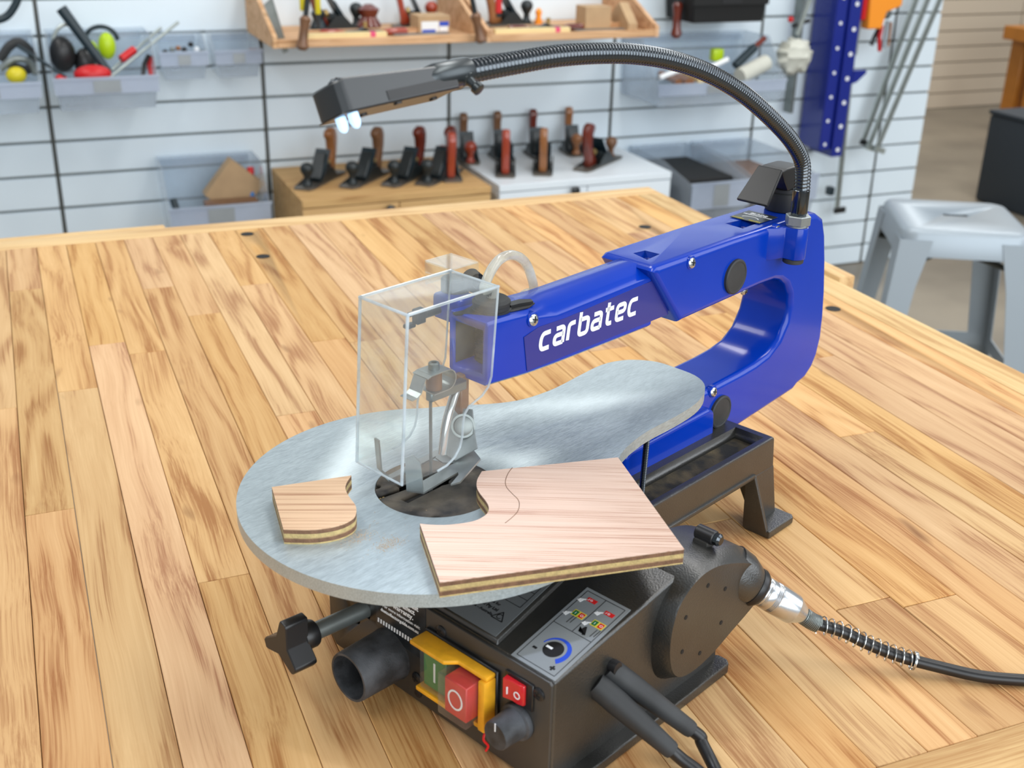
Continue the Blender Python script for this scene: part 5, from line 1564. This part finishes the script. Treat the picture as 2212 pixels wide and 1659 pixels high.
# ================================================================== storage bins
def bin_(label, x0, x1, y0, y1, zb, zf, zr, m='bin', tape=True):
    """open tray: front wall to zf, rear wall to zr, sides sloping between"""
    c = tag(empty('storage_bin', ((x0 + x1) / 2, (y0 + y1) / 2, zb)), label, 'storage bin')
    T_ = Matrix.Translation((-(x0 + x1) / 2, -(y0 + y1) / 2, -zb))
    t = .002
    ins_ = .012
    b = MB()
    b.box((x0 + ins_, y0 + ins_, zb), (x1 - ins_, y1, zb + t))
    b.loft([[Vector((x0 + ins_, y0 + ins_, zb)), Vector((x1 - ins_, y0 + ins_, zb)), Vector((x1 - ins_, y0 + ins_ + t, zb)), Vector((x0 + ins_, y0 + ins_ + t, zb))],
            [Vector((x0, y0, zf)), Vector((x1, y0, zf)), Vector((x1, y0 + t, zf)), Vector((x0, y0 + t, zf))]])
    b.loft([[Vector((x0 + ins_, y1 - t, zb)), Vector((x1 - ins_, y1 - t, zb)), Vector((x1 - ins_, y1, zb)), Vector((x0 + ins_, y1, zb))],
            [Vector((x0, y1 - t, zr)), Vector((x1, y1 - t, zr)), Vector((x1, y1, zr)), Vector((x0, y1, zr))]])
    for xa, xb, s_ in ((x0, x0 + ins_, 1), (x1, x1 - ins_, -1)):
        ym = y0 + (y1 - y0) * .45
        P = [Vector((xb, y0 + ins_, zb)), Vector((xb, y1, zb)), Vector((xa, y1, zr)), Vector((xa, ym, zr)), Vector((xa, y0 + .01, zf)), Vector((xa, y0, zf))]
        b.loft([P, [p + Vector((t * s_, 0, 0)) for p in P]])
    b.xf(T_).build('tray', M[m], c, smooth=False)
    MB().box((x0 - .003, y0 - .004, zf - .004), (x1 + .003, y0 + .001, zf + .004)).box((x0, y0 - .003, zf - (zf - zb) * .48), (x1, y0 - .0005, zf - .004)).xf(T_).build('front_band', M['band' if m == 'bin' else m], c, smooth=False)
    if tape:
        xm = (x0 + x1) / 2
        MB().box((xm - (x1 - x0) * .13, y0 - .0042, zf - (zf - zb) * .44), (xm + (x1 - x0) * .13, y0 - .0032, zf - .005)).xf(T_).build('label_holder', M['silver_film' if m == 'bin' else 'print'], c, smooth=False)
    MB().box((x0 + .01, y1 - .0005, zr - .03), (x1 - .01, WALLY - .001, zr - .012)).xf(T_).build('hook', M[m], c, smooth=False)
    return c
bin_('large clear bin holding ear muffs and clamps, second from the left', .100, .362, 3.30, 3.545, .785, .868, .965)
bin_('large clear bin cut by the left edge of the picture', -.200, .068, 3.30, 3.545, .785, .862, .965)
bin_('small clear bin full of small dark parts beside the ear muff bin', .383, .511, 3.40, 3.545, .838, .911, .95)
bin_('small clear bin with an orange item, left of the tool racks', .531, .660, 3.40, 3.545, .838, .911, .95)
bin_('low clear bin with cardboard and a blue tube, left of the oak cabinet', .358, .640, 3.30, 3.545, .40, .502, .60)
bin_('wide clear bin with dowels and rolled fabric above the stool side', 1.87, 2.345, 3.28, 3.545, .712, .780, .905)
bin_('black bin at the top edge right of the tool racks', 2.02, 2.30, 3.36, 3.545, .955, 1.06, 1.10, 'void')
bin_('low clear bin with dark contents right of the white cabinet', 1.925, 2.14, 3.12, 3.545, .33, .50, .535)
bin_('low clear bin half hidden by the saw knob', 2.165, 2.40, 3.12, 3.545, .33, .50, .535)
# contents of the bins
def P_(px, py, y):
    return aw(px, py, 'y', y)
def lying(name, a, b, r, mt, lab, cat, n=14, r1=None):
    return single(rod_(a, b, r, n, r1), name, mt, lab, cat)
lying('long_tool', P_(132, 18, 3.42), P_(236, 158, 3.38), .015, 'navy', 'long dark teal tool handle leaning in the ear muff bin', 'tool', r1=.011)
e1 = P_(150, 100, 3.44)
band = [Vector((e1.x + .045 * math.cos(math.radians(t)) , 3.44 + .01 * math.sin(math.radians(t)), e1.z - .02 + .075 * math.sin(math.radians(t)))) for t in range(0, 181, 12)]
multi('ear_muffs', 'black ear muffs with grey headband in the large bin', 'ear muffs',
      [('cup', 'plastic', MB().sphere(e1 + Vector((-.020, 0, -.02)), (.034, .028, .048))), ('cup', 'plastic', MB().sphere(e1 + Vector((.035, .01, -.05)), (.028, .024, .044))), ('headband', 'galv', MB().tube(band, .005, 8))])
e2 = P_(212, 96, 3.47)
multi('ear_muffs', 'lime green ear muffs with dark headband in the large bin', 'ear muffs',
      [('cup', 'lime', MB().sphere(e2 + Vector((.022, -.005, -.004)), (.023, .02, .036))), ('cup', 'lime', MB().sphere(e2 + Vector((-.018, .0, -.022)), (.018, .018, .033))),
       ('headband', 'navy', MB().tube([Vector((e2.x + .01 + .042 * math.cos(math.radians(t)), 3.475, e2.z + .01 + .036 * math.sin(math.radians(t)))) for t in range(0, 181, 12)], .006, 8))])
single(MB().sphere(P_(200, 160, 3.36), (.048, .03, .024)), 'respirator', 'red', 'rounded red cup in front of the lime ear muffs', 'cup')
single(MB().sphere(P_(132, 170, 3.34), (.015, .015, .012)), 'red_float', 'red', 'small round red piece at the left of the large bin', 'cap')
lying('chisel', P_(262, 128, 3.40), P_(290, 107, 3.42), .011, 'red', 'red block handle right of the lime ear muffs', 'tool')
lying('steel_rod', P_(232, 172, 3.36), P_(385, 48, 3.44), .0042, 'galv', 'longer steel rod leaning out of the ear muff bin', 'rod')
lying('steel_rod', P_(225, 166, 3.40), P_(348, 60, 3.47), .0042, 'galv', 'shorter steel rod behind the longer one in the ear muff bin', 'rod')
multi('pliers', 'black and red pliers at the right end of the ear muff bin', 'pliers', [('handle', 'plastic', MB().tube([P_(322, 118, 3.40), P_(312, 138, 3.40), P_(309, 160, 3.39), P_(312, 170, 3.38)], .006, 8)), ('handle', 'red', MB().tube([P_(328, 122, 3.41), P_(322, 142, 3.41), P_(326, 160, 3.40), P_(328, 168, 3.39)], .006, 8))])
single(MB().sphere(P_(35, 162, 3.40), (.026, .02, .022)), 'tape_roll', 'yellow', 'dull yellow roll in the leftmost bin', 'tape roll')
lying('ladle', P_(40, 100, 3.42), P_(140, 165, 3.33), .005, 'navy', 'dark long handled brush across the two large bins', 'brush', r1=.004)
single(MB().tube(spline([P_(0, 130, 3.44), P_(20, 100, 3.44), P_(45, 92, 3.45), P_(70, 120, 3.45), P_(60, 150, 3.44), P_(20, 140, 3.43)], 6), .012, 8), 'goggle_strap', 'rubber', 'grey goggles strap bundle in the leftmost bin', 'goggles')
single(MB().tube(spline([P_(0, 150, 3.40), P_(30, 128, 3.40), P_(64, 134, 3.41), P_(78, 160, 3.40)], 6), .009, 8), 'cable_loop', 'grey_steel', 'grey cable loop in the leftmost bin', 'cable')
single(MB().tube(spline([P_(-30, 48, 3.46), P_(10, 38, 3.46), P_(30, 16, 3.46), P_(42, -12, 3.46), P_(48, -40, 3.46)], 8), .010, 10), 'garden_hose', 'navy', 'dark green hose loop at the top left corner', 'hose')
FL = ('leftmost black fitting in the small bin beside the ear muffs', 'grey fitting, second from the left in the small bin', 'tan button, third from the left in the small bin', 'black fitting left of the tall one in the small bin',
      'round black fitting rising above the others in the small bin', 'white cap right of the tall black fitting in the small bin', 'grey fitting at the right end of the small bin')
for i, (px, py) in enumerate(((357, 112), (372, 108), (385, 104), (398, 108), (412, 96), (425, 108), (436, 112))):
    single(MB().sphere(P_(px, py, 3.46), (.008, .008, .007 + .002 * (i % 2)), 10, 6), 'fitting', ('plastic', 'grey_steel', 'beech', 'plastic', 'void', 'white', 'grey_steel')[i], FL[i], 'fitting', 'fittings in the small clear bin')
single(MB().box(P_(540, 112, 3.45), P_(562, 104, 3.47)).bevel(.001, 1), 'marker', 'cherry', 'orange marker lying in the small bin by the rack', 'marker')
# low bin
bxa = P_(500, 418, 3.44)
single(MB().cbox((0, 0, 0), (.12, .05, .13)).bevel(.001, 1).xf(Matrix.Translation((bxa.x + .01, 3.46, bxa.z + .012)) @ Matrix.Rotation(math.radians(40), 4, 'Y')), 'cardboard_box', 'kraft', 'tilted cardboard box in the low bin left of the oak cabinet', 'box')
bxb = P_(482, 446, 3.40)
single(MB().cbox((bxb.x + .02, 3.38, bxb.z - .005), (.15, .05, .055)).bevel(.001, 1), 'cardboard_box', 'brownwood', 'flat brown box under the tilted one in the low bin', 'box')
multi('glue_tube', 'blue tube with red cap standing in the low bin', 'tube', [('tube', 'bluetag', MB().cyl(P_(546, 440, 3.43), P_(542, 378, 3.46), .008, n=12)), ('cap', 'red', MB().cyl(P_(542, 377, 3.46), P_(541, 362, 3.47), .010, n=12))])
lying('marker', P_(420, 468, 3.33), P_(470, 460, 3.34), .006, 'red', 'red pen lying at the front of the low bin', 'pen')
lying('torch', P_(474, 460, 3.325), P_(585, 447, 3.335), .008, 'plastic', 'black rod lying at the front of the low bin', 'rod')
lying('brush', P_(388, 470, 3.34), P_(374, 432, 3.38), .010, 'navy', 'dark blue brush handle at the left end of the low bin', 'brush')
# wide bin
DL = ('thickest round timber offcut in the wide clear bin', 'round timber offcut just right of the thickest one', 'small timber offcut in the middle of the wide clear bin', 'thin timber offcut at the right of the dowel pile', 'leftmost round timber offcut in the wide clear bin', 'thin timber offcut at the bottom of the dowel pile')
for i, (px, py, r) in enumerate(((1490, 180, .016), (1515, 173, .012), (1531, 178, .009), (1545, 172, .008), (1466, 178, .011), (1505, 190, .008))):
    a = P_(px, py, 3.33)
    single(MB().cyl(a, a + Vector((.03, .17, 0)), r, n=14), 'dowel', 'pale' if i % 2 else 'beech', DL[i], 'dowel', 'timber offcuts in the wide clear bin')
single(MB().tube(spline([P_(1425, 168, 3.30), P_(1470, 152, 3.31), P_(1520, 150, 3.31), P_(1572, 128, 3.32)], 6), .008, 8), 'paper_roll', 'white', 'white paper roll across the wide clear bin', 'paper roll')
multi('scraper_tool', 'green gripped tool with a dark red end in the wide clear bin', 'tool', [('grip', 'navy', MB().cyl(P_(1588, 142, 3.34), P_(1630, 102, 3.36), .014, n=14)), ('handle', 'rosewood', MB().cyl(P_(1630, 102, 3.36), P_(1652, 82, 3.37), .009, n=12))])
g1 = P_(1715, 120, 3.36)
cl_ = MB().sphere(g1, (.062, .05, .058), 18, 12)
for v in cl_.b.verts:
    d = v.co - g1
    k = 1 + .12 * math.sin(d.x * 130 + 2 * d.z * 90) + .08 * math.sin(d.z * 210 + d.y * 90)
    v.co = g1 + d * k
single(cl_, 'fabric_bundle', 'cloth', 'crumpled off white fabric bundle in the wide clear bin', 'fabric')
single(MB().cyl(P_(1598, 165, 3.31), P_(1655, 135, 3.34), .026, n=18), 'fabric_roll', 'cloth', 'white rolled cloth with a blue mark left of the fabric bundle', 'fabric')
single(MB().cbox(P_(1548, 118, 3.42), (.04, .03, .04)).bevel(.006, 2), 'sponge', 'lime', 'olive sponge in the wide clear bin', 'sponge')
single(MB().cbox((2.03, 3.33, .42), (.17, .3, .16)).bevel(.004, 1), 'tool_case', 'void', 'dark case in the low bin right of the white cabinet', 'case')
single(MB().cbox((2.27, 3.33, .41), (.19, .28, .13)).bevel(.004, 1), 'timber_block', 'brownwood', 'brown block in the low bin behind the saw knob', 'block')

# ================================================================== clamps and rails on the wall
cr_ = MB()
cr_.prism([(2.621, .50), (2.664, .475), (2.664, 1.62), (2.590, 1.62)], 'y', 3.40, 3.403)
panels = [('rail', 'clampblue', MB().box((2.618, 3.42, .50), (2.664, 3.545, 1.7)).bevel(.002, 1)), ('rail', 'clampblue', MB().box((2.667, 3.41, .475), (2.715, 3.545, 1.7)).bevel(.002, 1)),
          ('jaw', 'clampblue', MB().prism([(2.716, .775), (2.770, .775), (2.772, .765), (2.735, .735), (2.716, .73)], 'y', 3.41, 3.44))]
_pc = multi('panel_clamp', 'tall blue drilled clamp rail on the slat wall', 'clamp', panels + [('bolt_hole', 'white', MB().cyl((2.641, 3.4195, .52), (2.641, 3.4185, .52), .006, n=12))])
cr_.b.free()
for i in range(14):
    z = .52 + i * .083
    for x_, y_, z_, r_ in ((2.641, 3.4195, z, .006), (2.692, 3.4095, z - .02, .0075)):
        if i == 0 and r_ == .006:
            continue
        MB().cyl((x_, y_, z_), (x_, y_ - .001, z_), r_, n=12).xf(Matrix.Translation(-_pc.location)).build('bolt_hole', M['white'], _pc)
for nm, a, b, lab, w in (('steel_rail', (1752, -10), (1722, 75), 'pale steel bar slanting left of the blue clamp', .008), ):
    single(MB().cyl(P_(a[0], a[1], 3.38), P_(b[0], b[1], 3.40), w, n=8), nm, 'galv', lab, 'bar')
single(MB().box((2.535, 3.50, .62), (2.548, 3.545, 1.5)), 'steel_rail', 'grey_steel', 'dark vertical steel bar left of the blue clamp', 'bar')
def fclamp(a, b, y, lab, grip):
    A_, B_ = P_(a[0], a[1], y), P_(b[0], b[1], y)
    d = (B_ - A_).normalized()
    A_ = A_ - d * .35
    s_ = Vector((0, 0, 1)).cross(d).normalized() if abs(d.z) < .98 else Vector((1, 0, 0))
    n_ = Vector((0, -1, 0))
    t = d.cross(n_).normalized()
    bar = MB().loft([[A_ + t * .0095, A_ + t * .0095 + n_ * .007, A_ - t * .0095 + n_ * .007, A_ - t * .0095], [B_ + t * .0095, B_ + t * .0095 + n_ * .007, B_ - t * .0095 + n_ * .007, B_ - t * .0095]])
    rib_ = MB().loft([[A_ + t * .0035 + n_ * .0072, A_ + t * .0035 + n_ * .0085, A_ - t * .0035 + n_ * .0085, A_ - t * .0035 + n_ * .0072], [B_ + t * .0035 + n_ * .0072, B_ + t * .0035 + n_ * .0085, B_ - t * .0035 + n_ * .0085, B_ - t * .0035 + n_ * .0072]])
    jaw = MB().loft([[B_ + t * .012 - d * .012, B_ + t * .012 + n_ * .012 - d * .012, B_ - t * .035 + n_ * .012 - d * .012, B_ - t * .035 - d * .012], [B_ + t * .012 + d * .008, B_ + t * .012 + n_ * .012 + d * .008, B_ - t * .035 + n_ * .012 + d * .008, B_ - t * .035 + d * .008]])
    return multi('bar_clamp', lab, 'clamp', [('bar', 'galv', bar), ('rib', 'grey_steel', rib_), ('end_jaw', grip, jaw)])
fclamp((1975, 5), (1862, 308), 3.50, 'leftmost slanting steel bar clamp right of the blue clamp', 'plastic')
fclamp((2000, 5), (1874, 318), 3.47, 'middle one of three slanting steel bar clamps', 'galv')
fclamp((2026, 5), (1892, 322), 3.44, 'rightmost slanting steel bar clamp near the wall end', 'galv')
fclamp((1852, 5), (1806, 455), 3.50, 'upright steel bar clamp close beside the blue clamp', 'plastic')
single(MB().cbox(P_(1793, 412, 3.49), (.022, .03, .03)).bevel(.002, 1), 'spacer_block', 'navy', 'small dark pad on the upright bar clamp', 'pad')
o1, o2 = P_(1866, 62, 3.44), P_(1905, 0, 3.44)
multi('trigger_clamp', 'orange trigger clamp hanging right of the blue clamp', 'clamp', [('body', 'orange', MB().prism([(o1.x, o1.z), (o1.x + .062, o1.z), (o1.x + .074, o1.z + .055), (o1.x + .135, o1.z + .075), (o1.x + .135, o1.z + .16), (o1.x - .004, o1.z + .16)], 'y', 3.42, 3.46).bevel(.004, 1)),
      ('pad', 'red', MB().box((o1.x - .024, 3.43, o1.z + .03), (o1.x - .005, 3.45, o1.z + .16)).bevel(.002, 1)), ('bar', 'galv', MB().box((o1.x - .022, 3.45, o1.z - .09), (o1.x - .006, 3.455, o1.z + .0295)))])
multi('pliers', 'pliers with red and black grips below the orange clamp', 'pliers', [('handle', 'red', MB().tube([P_(1905, 55, 3.45), P_(1899, 80, 3.45), P_(1900, 110, 3.45)], .0075, 8)), ('handle', 'plastic', MB().tube([P_(1900, 58, 3.47), P_(1888, 82, 3.47), P_(1882, 98, 3.47)], .008, 8)), ('jaw', 'grey_steel', MB().sphere(P_(1917, 30, 3.46), (.018, .006, .018), 12, 8))])
lying('screwdriver', P_(1918, 45, 3.44), P_(1908, 104, 3.44), .008, 'stool', 'grey blue screwdriver beside the red pliers', 'screwdriver')
lying('screwdriver', P_(1925, 48, 3.43), P_(1919, 100, 3.43), .004, 'beech', 'thin tan handled screwdriver right of the pliers', 'screwdriver')
multi('quick_clamp', 'small clamp with red knob above the fabric bundle', 'clamp', [('arm', 'plastic', MB().cyl(P_(1712, 56, 3.42), P_(1748, 44, 3.42), .007, n=10)), ('knob', 'red', MB().sphere(P_(1708, 42, 3.42), .010, 12, 8))])

# ================================================================== stool
def stool():
    z = .65
    cs = [aw(*p, 'z', z) for p in ((1935, 428), (2165, 440), (2200, 505), (1960, 490))]
    c = sum(cs, Vector()) / 4
    ang = math.atan2(*(lambda d: (d.y, d.x))(cs[1] - cs[0]))
    r = tag(empty('metal_stool', (c.x, c.y, 0), ang), 'silver grey metal stool with a small slot in the seat, right of the bench', 'stool')
    h = .150
    def rrect(hw, zz, rad):
        out = []
        for sx, sy, a0 in ((1, 1, 0), (-1, 1, 90), (-1, -1, 180), (1, -1, 270)):
            for k in range(5):
                t = math.radians(a0 + k * 22.5)
                out.append(Vector((sx * (hw - rad) + rad * math.cos(t), sy * (hw - rad) + rad * math.sin(t), zz)))
        return out
    st_ = MB().loft([rrect(h - .016, z, .03), rrect(h - .006, z - .003, .035), rrect(h, z - .012, .04), rrect(h + .004, z - .065, .04), rrect(h + .001, z - .065, .038), rrect(h - .004, z - .014, .036), rrect(h - .02, z - .005, .03)])
    so = st_.build('seat', M['stool'], r, ang=50)
    cut(so, [MB().box((-.03, -.011, z - .1), (.03, .011, z + .1))])
    for sx in (-1, 1):
        for sy in (-1, 1):
            def ring_(k, zz, w):
                x, y = sx * k, sy * k
                t = .003
                return [Vector(p) for p in ((x, y, zz), (x - sx * w, y, zz), (x - sx * w, y - sy * t, zz), (x - sx * t, y - sy * t, zz), (x - sx * t, y - sy * w, zz), (x, y - sy * w, zz))]
            MB().loft([ring_(h + .003, z - .025, .075), ring_(h + .012, z - .14, .058), ring_(h + .060, .015, .042), ring_(h + .061, .001, .042)]).build('leg', M['stool'], r, ang=40)
    for a, b in (((-1, -1), (1, 1)), ((-1, 1), (1, -1))):
        pa, pb_ = Vector((a[0] * (h - .004), a[1] * (h - .004), z - .10)), Vector((b[0] * (h - .004), b[1] * (h - .004), z - .10))
        m_ = Vector((0, 0, z - .085 + (.004 if a[1] == 1 else 0)))
        MB().tube([pa, m_, pb_], .007, 8).build('cross_brace', M['seam'], r)
    MB().cbox((0, 0, z - .022), (.09, .06, .003)).build('slot_shade_plate', M['seam'], r)  # dark plate added under the slot so it reads as shaded
    e_ = h + .035
    for a, b in (((-1, -1), (1, -1)), ((1, -1), (1, 1)), ((1, 1), (-1, 1)), ((-1, 1), (-1, -1))):
        MB().loft([[Vector((a[0] * e_, a[1] * e_, .25)), Vector((a[0] * (e_ - .004), a[1] * (e_ - .004), .25)), Vector((a[0] * (e_ - .004), a[1] * (e_ - .004), .285)), Vector((a[0] * e_, a[1] * e_, .285))],
                   [Vector((b[0] * e_, b[1] * e_, .25)), Vector((b[0] * (e_ - .004), b[1] * (e_ - .004), .25)), Vector((b[0] * (e_ - .004), b[1] * (e_ - .004), .285)), Vector((b[0] * e_, b[1] * e_, .285))]]).build('foot_rail', M['stool'], r)
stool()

# ================================================================== furniture at the far right
sf = [('body', 'sofa', MB().box((4.15, 3.15, .002), (5.0, 4.2, .405)).bevel(.012, 2)), ('lid', 'sofa', MB().box((4.145, 3.145, .406), (5.005, 4.205, .425)).bevel(.004, 1))]
multi('storage_chest', 'dark charcoal chest at the right edge', 'chest', sf)
tb_ = [('table_top', 'amber', MB().box((5.37, 5.15, .545), (6.4, 5.45, .62)).bevel(.004, 1))] + [('leg', 'amber', MB().box((x, y, .002), (x + .1, y + .1, .544)).bevel(.004, 1)) for x, y in ((5.43, 5.17), (5.43, 5.33), (6.15, 5.17), (6.15, 5.33))]
multi('timber_table', 'amber timber table behind the charcoal chest', 'table', tb_)
